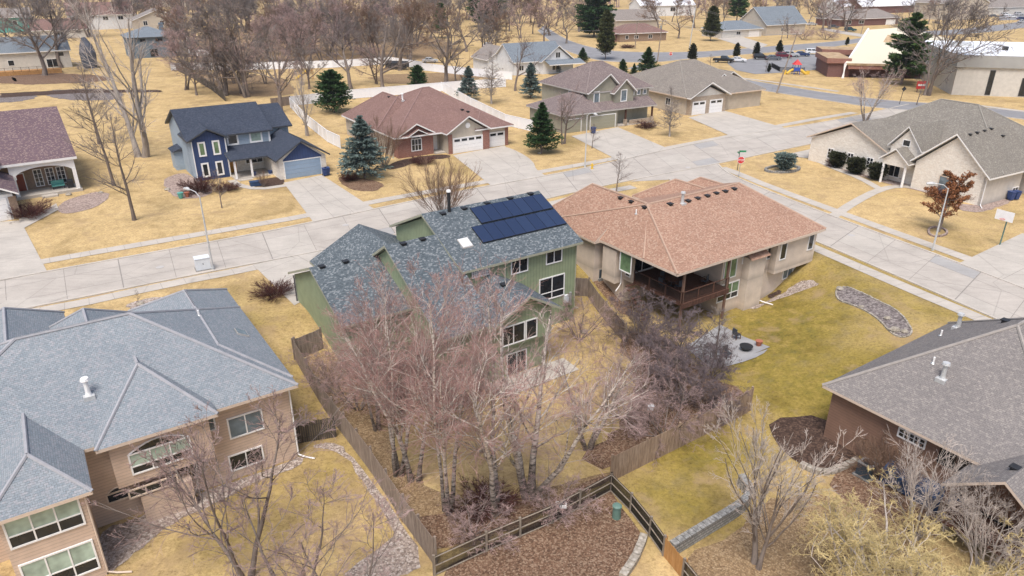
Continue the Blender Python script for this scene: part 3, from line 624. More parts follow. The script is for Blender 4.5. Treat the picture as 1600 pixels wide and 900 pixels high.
# deck furniture (each its own thing)
def chair(loc,rz,label,m='deck_wood',m2='cloth_dark'):
    t=thing('patio_chair',label,'chair',loc,rz,'chairs on the covered deck'); a=MB(); a.box(-.26,.26,-.25,.25,.38,.46,m2); a.build('seat',t); b=MB(); b.box(-.26,.26,.22,.29,.46,1.0,m2); b.build('backrest',t)
    for x in (-.24,.24):
        for y in (-.22,.22): l=MB(); l.box(x-.025,x+.025,y-.025,y+.025,0,.38,m); l.build('leg',t)
    for x in (-.28,.28): l=MB(); l.box(x-.025,x+.025,-.24,.25,.62,.66,m); l.build('armrest',t)
def at(hh,u,v,z): x,y=hh.wp(u,v); return (x,y,z)
t=thing('patio_table','round dark patio table on the covered rear deck of the stucco house','table',at(h,-8.3,2.4,0)); a=MB(); a.tube([(0,0,.7),(0,0,.74)],.6,'deck_wood',16); a.build('tabletop',t); a=MB(); a.tube([(0,0,.02),(0,0,.7)],.05,'black',8); a.tube([(0,0,0),(0,0,.04)],.3,'black',12); a.build('pedestal',t)
chair(at(h,-8.3,1.5,0),h.th+3.1,'patio chair nearest the deck railing, in front of the round deck table'); chair(at(h,-9.2,2.6,0),h.th+1.5,'patio chair left of the round deck table, by the stair side railing'); chair(at(h,-8.2,3.4,0),h.th,'patio chair behind the round deck table, toward the sliding door'); chair(at(h,-5.6,1.,0),h.th+3.5,'patio chair standing alone at the right end of the covered deck')
t=thing('grill','black covered barbecue grill under the deck roof of the stucco house','grill',at(h,-5.9,3.6,0),h.th); a=MB(); a.box(-.65,.65,-.3,.3,.1,.9,'black'); a.build('cart',t); a=MB(); a.tube([(-.4,0,.92),(.4,0,.92)],.3,'black',12); a.build('hood',t)
def ac(loc,rz,label):
    t=thing('air_conditioner',label,'air conditioner',loc,rz); a=MB(); a.box(-.42,.42,-.42,.42,.05,.9,'ac_grille'); a.build('cabinet',t); a=MB(); a.box(-.45,.45,-.45,.45,.9,.96,'metal'); a.tube([(0,0,.96),(0,0,1.0)],[.33,.3],'black',14); a.build('top_grille',t); a=MB(); a.box(-.55,.55,-.55,.55,-.2,.05,'stone_gray'); a.build('pad',t)
x,y,z=G(937,432); ac((x,y,z),h.th,'dark blue gray air conditioner beside the cream stucco house wall')
# ---- brown house
h=House('brown_house','brown lap sided house with taupe hipped roof at the lower right edge','house',px=(1288,674),z=-2.2); BH=h
W,Q=h.W,h.Rf; g='sid_brown'
W.box(0,14.6,-13.,0,-3.8,1.2,g); W.wallgable(-1.2,2,-13.2,-9.3,-3.8,.8,2.1,'x',g)
Q.hip(-.5,15.2,-13.6,.5,1.3,6.6,(6.6,-6.55),(8.2,-6.55),'sh_brown','trim_tan',.18); Q.gable(-3.2,4.,-13.9,-8.6,.85,2.75,'x','sh_brown','trim_tan',.18)
h.finish()
h.win('u',0,-1,(1425,684),1.5,.5,nx=5,ny=2); h.win('u',0,-1,(1495,722),2.0,1.3,nx=2,fr='trim_brown',pane='glass'); h.win('u',-1.2,-1,None,2.6,2.1,nx=2,fr='trim_brown',at=(-11.3,-1.9),name='patio_door')
h.vent(1499,511,'pipe','galv'); h.vent(1497,518,'stack','galv') if False else None
h.vent(1571,503); h.vent(1458,567,'pipe','white'); h.vent(1472,592,'flue','galv'); h.vent(1586,733); h.vent(1470,524,'pipe','white'); h.vent(1496,512,'flue','galv')
for (a,b) in ((-2.9,-8.9),(-2.9,-13.5)): m_=MB(); m_.box(a-.1,a+.1,b-.1,b+.1,-3.8,.75,'trim_brown'); m_.build('porch_post',h.root)
d=MB(); d.box(-3.4,-1.2,-13.8,-8.8,-1.3,-1.1,'deck_wood'); rail(d,(-3.3,-8.9),(-3.3,-13.6),-1.1,1.,'pole_wood'); d.build('deck',h.root)
x,y,z=G(1352,742); ac((x,y,z),h.th,'small pale air conditioner against the brown house wall by the round bush')
# ---- blue house
h=House('blue_house','two storey navy and light blue house with charcoal roof and gray garage door','house',px=(307.6,282.4),z=0); BL=h
W,Q=h.W,h.Rf; g='sid_ltblue'
W.wallgable(0,10.6,1.2,13.5,-.5,5.2,7.95,'x',g); W.wallgable(0,4.3,-.4,3,-.5,5.2,6.4,'y','sid_blue'); W.box(-.003,.02,-.41,1.3,-.5,5.2,g); W.wallgable(10,13.8,3.,13,-.5,5.2,7.4,'x',g)
W.box(-1.1,0,7.,9.6,-.3,2.6,g); W.box(4.3,10,1.2,2,-.5,3,g)
W.wallgable(9.3,15.7,-5.9,4,-.5,2.6,4.7,'y','stone_white'); W.wallgable(9.9,15.1,-5.96,-5.7,2.35,2.62,4.6,'y','sid_blue'); W.box(4.3,9.3,1.1,1.2,-.5,3,'stone_white')
Q.gable(-.45,11.,.75,14.1,5.35,8.2,'x','sh_blue','trim_dark'); Q.gable(-.5,4.8,-.9,5.,5.35,6.75,'y','sh_blue','trim_dark'); Q.gable(10.5,14.3,2.5,13.5,5.3,7.65,'x','sh_blue','trim_dark')
Q.gable(8.8,16.2,-6.4,4.5,2.7,4.95,'y','sh_blue','trim_dark'); Q.slope([(3.9,-2.9,2.75),(10.5,-2.9,2.75),(12.2,1.25,3.75),(3.9,1.25,3.75)],'sh_blue'); Q.face([(3.9,-2.9,2.55),(10.5,-2.9,2.55),(10.5,-2.9,2.75),(3.9,-2.9,2.75)],'trim_dark'); Q.face([(3.9,-2.9,2.55),(3.9,-2.9,2.75),(3.9,1.25,3.75),(3.9,1.25,3.55)],'trim_dark'); Q.face([(3.9,-2.9,2.54),(3.9,1.2,3.5),(10.,1.2,3.5),(10.,-2.9,2.54)],'white')
Q.slope([(-1.35,6.7,2.6),(-1.35,9.9,2.6),(0.05,9.9,3.1),(0.05,6.7,3.1)],'sh_blue'); Q.face([(-1.35,6.7,2.6),(0.05,6.7,3.1),(0.05,6.7,2.6)],'trim_dark')
h.finish()
kw=dict(nx=1,fr='white',fw=.2,pane='glass_green')
for u,z in ((1.25,4.1),(3.05,4.1)): h.win('v',-.4,-1,None,.55,1.5,at=(u,z),**kw)
for u,z in ((1.25,1.35),(3.05,1.35)): h.win('v',-.4,-1,None,.55,1.5,at=(u,z),nx=1,fr='white',fw=.2)
h.win('v',1.2,-1,None,1.1,1.1,at=(5.6,4.55),nx=1,fr='white',fw=.22); h.win('v',1.2,-1,None,1.3,1.1,at=(8.7,4.55),nx=1,fr='white',fw=.22,pane='glass_blind')
h.win('v',1.1,-1,None,2.2,1.0,at=(8.0,1.6),nx=3,fr='white',fw=.12); h.door('v',1.1,-1,5.1,.15,'door_orange'); h.gdoor('v',-5.9,-1,10.0,14.9,.02,2.3,'gdoor_blue',4)
for (u,v) in ((4.5,-2.6),(6.6,-2.6)): m_=MB(); m_.box(u-.12,u+.12,v-.12,v+.12,0,2.6,'white'); m_.build('porch_post',h.root)
m_=MB(); m_.box(4.3,9.3,-2.8,1.1,-.3,.15,'walk'); m_.box(4.6,6.4,-3.5,-2.8,-.3,.08,'walk'); m_.build('porch_floor',h.root)
m_=MB(); m_.box(0.02,.14,-.47,-.4,0,5.2,'white'); m_.box(4.2,4.34,-.47,-.4,0,5.2,'white'); m_.box(10.4,10.62,1.1,1.19,3.,5.2,'white'); m_.build('corner_trim',h.root)
for p in ((286,166),(367,158)): h.vent(*p)
# ---- brick ranch
h=House('brick_ranch','one storey beige and red brick ranch with maroon roof and white three car garage doors','house',px=(622.8,248.1),z=0,th=33); BR=h
W,Q=h.W,h.Rf; g='sid_beige'
W.box(-.2,18.2,1.5,20,-.5,3.1,g); W.wallgable(0,5.8,0,3,-.5,3.1,4.6,'y','brick_red'); W.wallgable(7.5,14.,-1.7,3,-.5,3.1,5.1,'y',g); W.box(14.,18.3,-1.2,3,-.5,3.1,g)
W.box(7.46,8.1,-1.76,-1.6,-.4,2.95,'brick_red'); W.box(13.4,14.6,-1.8,-1.5,-.4,2.9,'brick_red'); W.box(17.75,18.34,-1.28,-1.1,-.4,2.9,'brick_red')
Q.hip(-.7,18.9,-.6,20.5,3.2,8.1,(9.4,10.2),(10.6,10.2),'sh_ranch','white',.22); Q.hip(-.68,10.,6,20.52,3.2,7.1,(4.9,10),(4.9,15.6),'sh_ranch','white',.22)
Q.gable(-.2,6.2,-.5,5.,3.2,4.9,'y','sh_ranch','white',.2); Q.gable(6.9,14.7,-2.3,7.,3.2,5.5,'y','sh_ranch','white',.2); Q.hip(12.,18.95,-1.9,6.,3.19,5.,(15.2,2),(15.2,3.),'sh_ranch','white',.2)
Q.gable(1.3,4.9,-.8,3.,3.15,4.1,'y','sh_ranch','white',.14)
h.finish()
h.gdoor('v',-1.7,-1,8.3,13.3,.02,2.2,'white',4,4); h.gdoor('v',-1.2,-1,14.9,17.6,.02,2.2,'white',4,2); h.win('v',0,-1,None,1.5,1.6,at=(3.0,1.7),nx=3,ny=2,arch=.6,fw=.12); h.win('u',-.2,-1,None,1.,1.3,at=(14.,1.8),nx=2); h.win('u',-.2,-1,None,1.,1.3,at=(9.,1.8),nx=2)
m_=MB(); m_.box(5.8,7.5,-.6,1.5,-.3,.2,'walk'); m_.build('porch_floor',h.root); h.door('v',1.5,-1,6.6,.2,'white')
m_=MB(); m_.tube([(10.8,-1.79,4.0),(10.8,-1.74,4.0)],.42,'white',14); m_.build('gable_vent',h.root)
h.vent(629,157,'flue','white'); h.vent(608,152); h.vent(652,138); h.vent(722,172); h.vent(731,175)
# ---- gray green two storey house
h=House('sage_house','two storey sage house with mauve gray hipped roof and two sage garage doors','house',px=(920,200),z=0,th=30); SH=h
W,Q=h.W,h.Rf; g='sid_sage'
W.box(0,13.8,1,15.5,-.5,5.8,g); W.wallgable(.0,7.,.6,2,-.5,5.8,8.4,'y',g,mid=4.3); W.wallgable(5.2,9.4,-.1,2,-.5,5.5,7.5,'y',g); W.box(-6.6,.5,-1.6,9,-.5,3.0,g); W.box(-.6,5.2,-1.2,1,-.5,3.0,g)
Q.hip(-.5,14.4,.5,16.,5.9,9.9,(6.,8.3),(8.4,8.3),'sh_grey2','trim_gray',.2); Q.gable(-.3,7.6,.1,6,5.9,8.9,'y','sh_grey2','white',.2,mid=4.3); Q.gable(4.7,9.9,-.6,5,5.6,7.9,'y','sh_grey2','white',.2)
Q.hip(-7.1,1.,-2.1,9.5,3.1,5.6,(.2,2.),(.2,5.),'sh_grey2','trim_gray',.2); Q.slope([(-1.2,-1.8,3.12),(13.6,-1.8,3.12),(13.6,1.05,4.4),(-1.2,1.05,4.4)],'sh_grey2'); Q.face([(-1.2,-1.8,2.9),(13.6,-1.8,2.9),(13.6,-1.8,3.12),(-1.2,-1.8,3.12)],'trim_gray'); Q.face([(13.6,-1.8,2.9),(13.6,1.05,2.9),(13.6,1.05,4.4),(13.6,-1.8,3.12)],'trim_gray'); Q.face([(-1.2,-1.8,2.9),(-1.2,1.,2.9),(13.6,1.,2.9),(13.6,-1.8,2.9)],'trim_gray')
h.finish()
h.win('v',.6,-1,None,1.0,1.8,at=(1.8,5.0),nx=1,fw=.15,pane='glass_blue'); h.win('v',-.1,-1,None,1.1,1.8,at=(7.2,5.),nx=1,fw=.15,pane='glass_blue')
for u in (10.,11.4,12.8): h.win('v',1,-1,None,.6,.7,at=(u,5.1),nx=1,fw=.12,pane='glass_blue')
h.win('u',0,-1,None,.9,1.2,at=(6.,4.9),nx=1,pane='glass_blue',fw=.1); h.win('u',-6.6,-1,None,.7,.8,at=(5.5,1.8),nx=1,pane='glass_blue')
h.gdoor('v',-1.6,-1,-5.9,-2.9,.02,2.2,'gdoor_sage',4); h.gdoor('v',-1.6,-1,-.9,4.4,.02,2.3,'gdoor_sage',4)
W2=MB(); W2.box(-1.3,4.9,-1.6,-1.19,-.3,3.,g) ; W2.build('garage_wall',h.root)
for u in (6.8,12.8): m_=MB(); m_.box(u-.25,u+.25,-1.7,-1.2,0,1.1,'stone_tan'); m_.box(u-.13,u+.13,-1.58,-1.32,1.1,2.9,'deck_wood'); m_.build('porch_post',h.root)
m_=MB(); m_.box(5.,13.2,-1.7,1,-.3,.25,'walk'); m_.box(7.6,12.2,-1.7,-1.5,.25,.9,'stone_tan'); m_.build('porch_floor',h.root); h.door('v',.995,-1,6.6,.25,'door_red')
h.vent(902,108,'pipe','black')
# ---- taupe ranch with brick wing
h=House('taupe_ranch','one storey taupe roofed ranch with brick wing and two white garage doors','house',px=(1076,181),z=0,th=30); TR=h
W,Q=h.W,h.Rf; g='sid_beige'
W.box(0,20,1,24,-.5,3.2,g); W.wallgable(.2,9.3,0,3,-.5,3.2,5.,'y','stone_tan'); W.wallgable(15.,23.8,9.,20,-.5,3.2,5.4,'y','brick_tan'); W.box(9.3,15,5,9,-.5,3.2,'brick_tan')
Q.hip(-.6,20.5,.4,24.5,3.3,8.2,(8.5,13),(12.5,13),'sh_tanr','trim_tan',.22); Q.gable(-.5,10,-.6,8,3.3,5.9,'y','sh_tanr','white',.2); Q.gable(14.4,24.4,8.4,20.5,3.3,5.9,'y','sh_tanr','white',.2); Q.gable(11.,18,6.2,14,3.8,6.0,'y','sh_tanr','white',.2)
W3=MB(); W3.wallgable(11.5,17.5,6.8,12,3.,3.6,5.8,'y','sid_beige'); W3.build('gable_wall',h.root)
h.finish()
h.gdoor('v',0,-1,.8,3.9,.02,2.4,'white',4,2); h.gdoor('v',0,-1,5.2,8.3,.02,2.4,'white',4,2); h.win('v',9.,-1,None,1.8,1.6,at=(20.,1.7),nx=3,fr='white'); h.win('u',0,-1,None,1.2,1.2,at=(6.,1.8),nx=2)
g2=MB(); g2.face([(1.2,-.02,3.4),(8.3,-.02,3.4),(4.75,-.02,4.9)],'sid_cream'); g2.build('gable_panel',h.root)
# ---- stone house right
h=House('stone_house','pale limestone house with brown gray roof and steep front gables at the right','house',px=(1530,322),z=0,th=30); ST=h
W,Q=h.W,h.Rf; g='stone_white'
W.box(3,20,1,22,-.5,3.5,'sid_stucco'); W.wallgable(0,8,0.,8.7,-.5,3.5,7.3,'x',g); W.box(0,8,-.01,.3,-.5,3.5,'sid_stucco'); W.box(1.2,8,8.4,12.9,-.5,4.,g); W.wallgable(.6,8,12.7,25,-.5,3.3,6,'x',g); W.wallgable(.9,6,8.9,13.,2.4,4.6,6.9,'x',g)
W.wallgable(-.9,3,9.2,12.6,2.5,3.1,4.4,'x',g); W.box(9.9,16.,-3,2,-.5,3.2,'sid_stucco')
Q.hip(2.4,21,-.5,23.,3.6,9.4,(11.5,9.),(11.5,14.),'sh_stone','trim_tan',.2); Q.gable(-.5,11,-.6,9.3,3.5,7.8,'x','sh_stone','white',.2); Q.gable(0.2,9.,12.2,25.6,3.4,6.5,'x','sh_stone','trim_tan',.2); Q.gable(.5,9,8.6,13.3,4.6,7.4,'x','sh_stone','white',.16); Q.gable(-1.3,4.,8.8,13.,3.15,4.8,'x','sh_stone','white',.16)
Q.gable(9.3,16.6,-3.5,4,3.3,5.6,'y','sh_stone','trim_tan',.2)
h.finish()
h.win('u',0,-1,None,1.8,1.8,at=(4.4,1.5),nx=1,arch=.6,fr='trim_tan',pane='glass_blue'); h.win('u',1.2,-1,None,1.4,2.0,at=(12.,1.6),nx=2,arch=.4,fr='white'); h.win('u',.9,-1,None,.9,.7,at=(11.0,5.2),nx=1,fr='white')
for v in (15.3,18.3,21.5): h.win('u',.6,-1,None,.8,1.3,at=(v,1.7),nx=2,ny=3,fr='white',pane='glass')
h.win('v',-.01,-1,None,1.2,1.2,at=(7.2,.6),nx=2,fr='white')
for p in ((1552,174),(1515,211),(1526,208),(1537,205),(1548,202),(1566,213)): h.vent(*p)
for v in (9.4,12.4): m_=MB(); m_.tube([(-.8,v,0),(-.8,v,2.6)],.16,'white',10); m_.build('porch_post',h.root)
h.downspout(-.05,-.1,3.3,0,'white',-.6,-.5)
# ---- left house with purple roof
h=House('arched_porch_house','white sided house with mottled purple brown roof and arched brick porch at left','house',px=(30.3,341.3),z=0,th=36); PU=h
W,Q=h.W,h.Rf
W.box(-10,6.4,11.,28,-.5,4.2,'brick_tan'); W.box(-9,0,0,12,-.5,2.9,'sid_white'); W.box(-.5,.25,-.05,1.2,-.3,2.6,'brick_tan')
Q.gable(-12,7.6,7.9,29.,4.4,9.,'x','sh_purple','white',.3); Q.gable(-9,.6,-.6,9,3.,5.6,'y','sh_purple','white',.2); Q.gable(-8,-.4,4.,14.,5.,7.,'y','sh_purple','white',.2)
f=MB(); n=14
for k in range(n):
    a,b=k/n,(k+1)/n; u0,u1=.9+a*5.9,.9+b*5.9; za=2.9+.75*math.sin(math.pi*a)**.6; zb=2.9+.75*math.sin(math.pi*b)**.6
    for (y0,y1) in ((8.2,8.2),): f.face([(u0,y0,za),(u1,y0,zb),(u1,y0,4.3),(u0,y0,4.3)],'white'); f.face([(u0,8.5,za),(u0,8.5,4.3),(u1,8.5,4.3),(u1,8.5,zb)],'white'); f.face([(u0,8.2,za),(u0,8.5,za),(u1,8.5,zb),(u1,8.2,zb)],'white')
f.box(.3,.9,8.2,8.5,2.4,4.3,'white'); f.box(6.8,7.2,8.2,8.5,2.6,4.3,'white'); f.box(6.9,7.2,8.5,11.,3.6,4.3,'white'); f.build('porch_arch',h.root)
h.finish()
for u in (.6,7.0): m_=MB(); m_.box(u-.2,u+.2,8.15,8.55,.1,3.,'white'); m_.build('porch_post',h.root)
m_=MB(); m_.box(.1,7.4,8.,11.,-.3,.35,'walk'); m_.box(2.9,4.6,7.1,8.,-.3,.2,'walk'); m_.build('porch_floor',h.root)
for u in (3.2,4.5,5.7): h.win('v',11.,-1,None,.75,2.,at=(u,1.7),nx=2,ny=4,fr='white')
h.door('v',11.,-1,1.2,.35,'door_red'); h.gdoor('v',0,-1,-7.,-.8,.02,2.4,'white',4); h.win('v',3.99,-1,None,.8,.8,at=(-2.5,5.),nx=1)
# ---- generic distant houses
def simple(name,label,px,th,w,d,hz,zr,wall,roof,axis='x',kind='gable',wins=(),stor=1,oh=.5,tm='white',extra=None,door=None,gd=None,zwin=None):
    x,y=Gz(*px,0); h=House(name,label,'house',world=(x,y),th=th); W,Q=h.W,h.Rf
    if kind=='gable': W.wallgable(0,w,0,d,-.5,hz-.1,zr-.25,axis,wall); Q.gable(-oh,w+oh,-oh,d+oh,hz,zr,axis,roof,tm)
    elif kind=='hip':
        W.box(0,w,0,d,-.5,hz-.1,wall); r=min(w,d)/2
        if w>=d: Q.hip(-oh,w+oh,-oh,d+oh,hz,zr,(r,d/2),(w-r,d/2),roof,tm)
        else: Q.hip(-oh,w+oh,-oh,d+oh,hz,zr,(w/2,r),(w/2,d-r),roof,tm)
    else: W.box(0,w,0,d,-.5,hz-.4,wall); Q.box(-oh,w+oh,-oh,d+oh,hz-.4,hz,tm,roof)
    if extra: extra(h)
    h.finish()
    for (ax,val,sg,a,z,ww,hh,nx) in wins: h.win(ax,val,sg,None,ww,hh,nx,1,at=(a,z),fr='trim_dark' if wall=='sid_gray' else 'white')
    if gd: h.gdoor('v',0,-1,gd[0],gd[1],0,2.3,'white',4)
    if door: h.door('v',0,-1,door,.1)
    return h
def ex(h):
    h.W.wallgable(7.5,17,-1.5,6,-.5,3.,6.4,'y','sid_white'); h.Rf.gable(7,17.5,-2,8,3.1,7.,'y','sh_slate','white'); h.Rf.slope([(8,-4.4,2.6),(19,-4.4,2.6),(19,-1.5,3.5),(8,-1.5,3.5)],'sh_slate'); h.Rf.face([(8,-4.4,2.4),(19,-4.4,2.4),(19,-4.4,2.6),(8,-4.4,2.6)],'white')
simple('white_farmhouse','white house with blue gray roof and black shutters behind the white fence',(803,118),28,15,11,3.2,7.4,'sid_white','sh_slate','x',wins=[('v',-1.5,-1,12.2,4.6,1.3,1.3,2),('v',-1.5,-1,11.6,1.5,2.,1.2,2),('v',0,-1,2.2,1.7,1.2,1.2,2),('v',0,-1,5.,1.7,1.6,1.2,2)],extra=ex)
simple('white_garage','white detached garage with gray roof left of the white farmhouse',(762,112),28,9,9,3,6.2,'sid_white','sh_old','y',wins=[('v',0,-1,4.5,4.2,.8,.8,1)])
def exb(h): h.W.box(-4.5,0,2,8,-.5,2.4,'brick_dark'); h.Rf.slope([(-5,1.5,2.5),(0,1.5,2.5),(0,8,4.2),(-5,8,4.2)],'sh_ranch')
simple('brick_bungalow','long low brick house with plum roof beyond the far street',(968,66),22,20,12,3,5.8,'brick_tan','sh_ranch','x','hip',wins=[('v',0,-1,7,1.6,1.6,1.1,2),('v',0,-1,13,1.6,1.6,1.1,2),('v',0,-1,3,1.6,1.2,1.1,1)],extra=exb)
simple('tan_gable_house','tan roofed house partly behind the dark round pine at the top',(962,44),20,22,12,3.2,7.5,'sid_beige','sh_old','x')
simple('white_block_house','large white house far behind the plum roofed brick house',(1000,26),18,34,14,5.5,9.5,'sid_white','sh_white','x',wins=[('v',0,-1,8,3.5,3,2,2),('v',0,-1,20,3.5,3,2,2)])
simple('slate_ranch','low house with slate roof and white garage beyond the far street conifers',(1128,60),26,20,12,3,5.8,'sid_cream','sh_slate','x','hip',gd=(13.5,18.5),wins=[('v',0,-1,8,1.6,2,1.2,2)])
simple('steep_gray_house','beige house with steep gray blue roof right of the slate ranch',(1196,56),28,22,16,4,10.5,'sid_beige','sh_slate','x',wins=[('v',0,-1,9,2,1.4,1.2,2),('u',22,1,8,5.5,1.4,1.6,2)])
simple('brick_ranch_far','low red brick ranch with gray brown roof beyond the parking lot',(1310,42),24,38,14,3.2,6.8,'brick_dark','sh_old','x','hip',wins=[('v',0,-1,6,1.7,3,1.4,2),('v',0,-1,14,1.7,3,1.4,2)],gd=(30,36))
simple('white_roof_house','long house with pale white roof at the top right behind the brick ranch',(1345,22),24,56,18,4,9.5,'brick_dark','sh_white','x')
simple('white_roof_house','smaller house with pale white roof left of the long white roofed one',(1310,22),24,24,16,4,8,'sid_white','sh_white','x')
simple('brown_two_storey','tall beige two storey house at the top right behind the bare trees',(1478,32),24,30,20,8,14,'sid_beige','sh_old','y',wins=[('v',0,-1,8,5,2,2,2)])
simple('gray_roof_house','wide low house with gray roof in the far top right corner',(1535,24),20,38,20,4,10,'sid_cream','sh_old','x')
simple('tan_far_house','tan house with garage at the extreme top right corner',(1582,18),15,40,20,5,11,'sid_beige','sh_tanr','x',gd=(6,14))
simple('gray_green_house','steel gray two storey house with slate roof behind the bare cottonwood',(206,92),33,13,12,6,8.6,'sid_gray','sh_slate','x','hip',wins=[('v',0,-1,4.,5.1,1.4,.7,2),('v',0,-1,8.5,5.1,1.8,.7,3),('v',0,-1,6.5,1.4,2.,2.,2)],tm='trim_dark',extra=lambda h:h.W.box(10.,11.2,5.,6.,7,9.6,'sid_gray'))
simple('taupe_two_storey','taupe two storey house with white trim and white corner fence upper left',(214,58),30,18,14,6.2,10,'sid_beige','sh_old','y',wins=[('v',0,-1,4.,5.,1.4,1.6,2),('v',0,-1,10.,5.,1.4,1.6,2)])
simple('mauve_roof_house','white two storey house with mauve roof in the upper left woods',(112,48),32,26,13,6,11,'sid_white','sh_ranch','x',wins=[('v',0,-1,6,4.6,2,1.4,2),('v',0,-1,14,4.6,2,1.4,2),('v',0,-1,20,4.6,2,1.4,2)])
simple('cream_split_house','cream split level house with slate roof and red deck in the upper left',(0,112),34,17,11,4.6,8.2,'sid_cream','sh_slate','x',wins=[('v',0,-1,3,2.,1.3,1.3,1),('v',0,-1,12.5,1.4,2.6,2.1,2),('v',0,-1,15,3.6,1.2,1,1)],extra=lambda h:h.W.box(-6,0,0,10,-.5,6.4,'sid_cream') or h.Rf.gable(-6.5,.5,-.5,10.5,6.5,8.8,'x','sh_slate','white'))
simple('red_brown_house','small house with dull red roof between bare trees upper left',(54,62),33,18,10,3.2,7,'sid_cream','sh_ranch','x',wins=[('v',0,-1,9,1.7,2,1.2,2)])
simple('teal_house','teal green house mostly hidden at the top left corner',(-8,52),33,14,10,6,9.5,'teal','sh_old','x',wins=[('v',0,-1,8,4,1.5,1.4,1)])
simple('brown_far_house','brown roofed house showing through the woods at top left center',(225,12),30,30,14,5,11,'sid_beige','sh_ranch','x')
# ---- school
x,y=Gz(1345,126,0); h=House('school_hall','brick hall with sweeping pale tan A frame roof beside the parking lot','building',px=(1321,122),z=0,th=-10); SCH=h
W,Q=h.W,h.Rf
W.box(-4.2,1,1.5,15,-.5,3.6,'brick_dark'); Q.box(-4.8,1,1,15.6,3.4,4.6,'brick_red','dry_plain')
W.box(-2.5,9,17,24,-.5,4,'brick_dark'); Q.box(-3,9,16.5,24.5,3.9,5.2,'brick_red','dry_plain')
def tri(mb,pts,m,t=.5):
    mb.face(pts,m); lo=[(p[0],p[1],p[2]-t) for p in pts]; mb.face(lo[::-1],'dry_plain')
    for a,b,c,d in zip(pts,pts[1:]+pts[:1],lo,lo[1:]+lo[:1]): mb.face([c,d,b,a],'dry_plain')
m_plain('roof_cream',(.58,.53,.42),.7,.04)
W.box(.6,34,3,20,-.5,3.2,'brick_dark'); W.box(10.5,20.5,2.9,3,-.3,2.9,'brick_dark')
tri(Q,[(-.6,0,3.6),(36,0,3.6),(36,9,6.4),(17,18,11.),(8,18,10.2)],'roof_cream'); tri(Q,[(36,9,6.4),(36,26,4.5),(8,26,4.5),(8,18,10.2),(17,18,11.)],'roof_cream')
Q.box(.2,35.6,.15,.6,2.2,3.2,'brick_red')
Q.tube([(-.8,-.6,0.),(-.6,0,3.3),(8,18,10.4)],.32,'white',4)
h.finish()
for u in (16,19,22,26): h.win('v',3,-1,None,1.6,1.3,at=(u,1.5),nx=2,fr='trim_dark')
h=House('gym_building','flat roofed concrete gym with dark glass entry and white roof at far right','building',px=(1486,148),z=0,th=-14)
W,Q=h.W,h.Rf
W.box(0,60,0,34,-.5,6.0,'sid_cream'); m_plain('roof_white',(.74,.77,.82),.6,.08,.2); m_plain('fascia_gray',(.33,.33,.32),.7,.08,.5)
Q.box(-.4,60.4,-.4,34,5.9,8.4,'fascia_gray','roof_white'); Q.box(4,8,20,24,8.4,9.,'galv'); Q.box(22,26,24,28,8.4,9.2,'galv'); Q.box(12,13,12,13,8.4,9.2,'black'); Q.box(30,34,20,24,8.4,9.1,'trim_gray')
h.finish(); h.win('v',0,-1,None,.9,5.,at=(7.,2.8),nx=1,fr='trim_dark'); h.win('v',0,-1,None,13,3.6,at=(19.5,2.1),nx=5,fr='trim_dark',pane='glass')
# ------------------------------------------------------------------ roads and paving
road('main_street',[(-90,455),(72,425),(400,366),(485,348),(585,327),(755,292),(848,276),(920,262),(1050,232),(1155,211),(1300,190),(1420,163)],[(-90,507),(100,471),(310,428),(480,397),(640,362),(862,309),(912,297),(1010,277),(1122,256),(1200,239),(1320,214),(1440,180)],'street',.02)
road('side_street',[(1045,280),(1062,290),(1130,318),(1275,377),(1447,451),(1550,496),(1690,556)],[(1122,257),(1135,271),(1200,299),(1290,334),(1400,375),(1500,412),(1720,498)],'street',.028)
sheet('intersection',[(985,284),(1045,281),(1062,291),(1135,272),(1122,256),(1060,262)],'street',.026)
road('cross_street',[(1000,101),(1130,118),(1200,131),(1300,147),(1400,159),(1500,164),(1680,184)],[(980,107),(1120,129),(1200,143),(1290,157),(1390,172),(1500,175),(1680,196)],'asphalt',.034,joint=0)
road('far_street',[(850,40),(880,60),(912,72),(964,82),(1080,82),(1144,78),(1210,72),(1300,66),(1372,56),(1430,49)],[(840,48),(872,75),(921,92),(954,97),(1026,98),(1080,91),(1180,84),(1255,78),(1300,74),(1374,61),(1432,53)],'asphalt',.04,joint=0)
road('far_avenue',[(1420,50),(1520,45),(1640,27)],[(1420,56),(1520,54),(1640,38)],'asphalt',.05,joint=0,kerb=False)
road('far_lane',[(1290,44),(1330,51),(1380,58)],[(1280,46),(1320,54),(1366,61)],'drive',.06,joint=0,kerb=False)
sheet('parking_lot',[(1135,98),(1180,91),(1300,83),(1345,86),(1310,106),(1235,113),(1180,116),(1150,110)],'asphalt',.05)
sheet('church_drive',[(1120,60),(1160,58),(1200,70),(1180,79)],'drive',.05)
sheet('lot_street',[(1562,22),(1640,14),(1640,30),(1560,32)],'asphalt',.05)
walk('sidewalk',[(-80,437),(41,413),(400,351),(470,339),(585,315),(680,298),(765,283),(848,268),(960,248),(1045,231),(1155,210),(1250,190),(1335,176)],1.5)
walk('sidewalk',[(-60,505),(100,480),(250,447),(400,418),(520,392),(700,350),(862,319),(905,307),(990,292)],1.5)
walk('sidewalk',[(1128,262),(1150,270),(1200,291),(1360,350),(1522,408),(1700,472)],1.5)
walk('sidewalk',[(1030,290),(1150,335),(1272,387),(1412,448),(1532,498),(1640,545)],1.5)
walk('sidewalk',[(1490,160),(1600,174)],1.5); walk('sidewalk',[(1060,110),(1200,127),(1310,143)],1.5)
walk('garden_path',[(1302,338),(1335,316),(1372,297),(1400,291),(1440,293)],1.2,z=.044); walk('garden_path',[(1375,296),(1345,279),(1300,262),(1275,250)],1.1,z=.052)
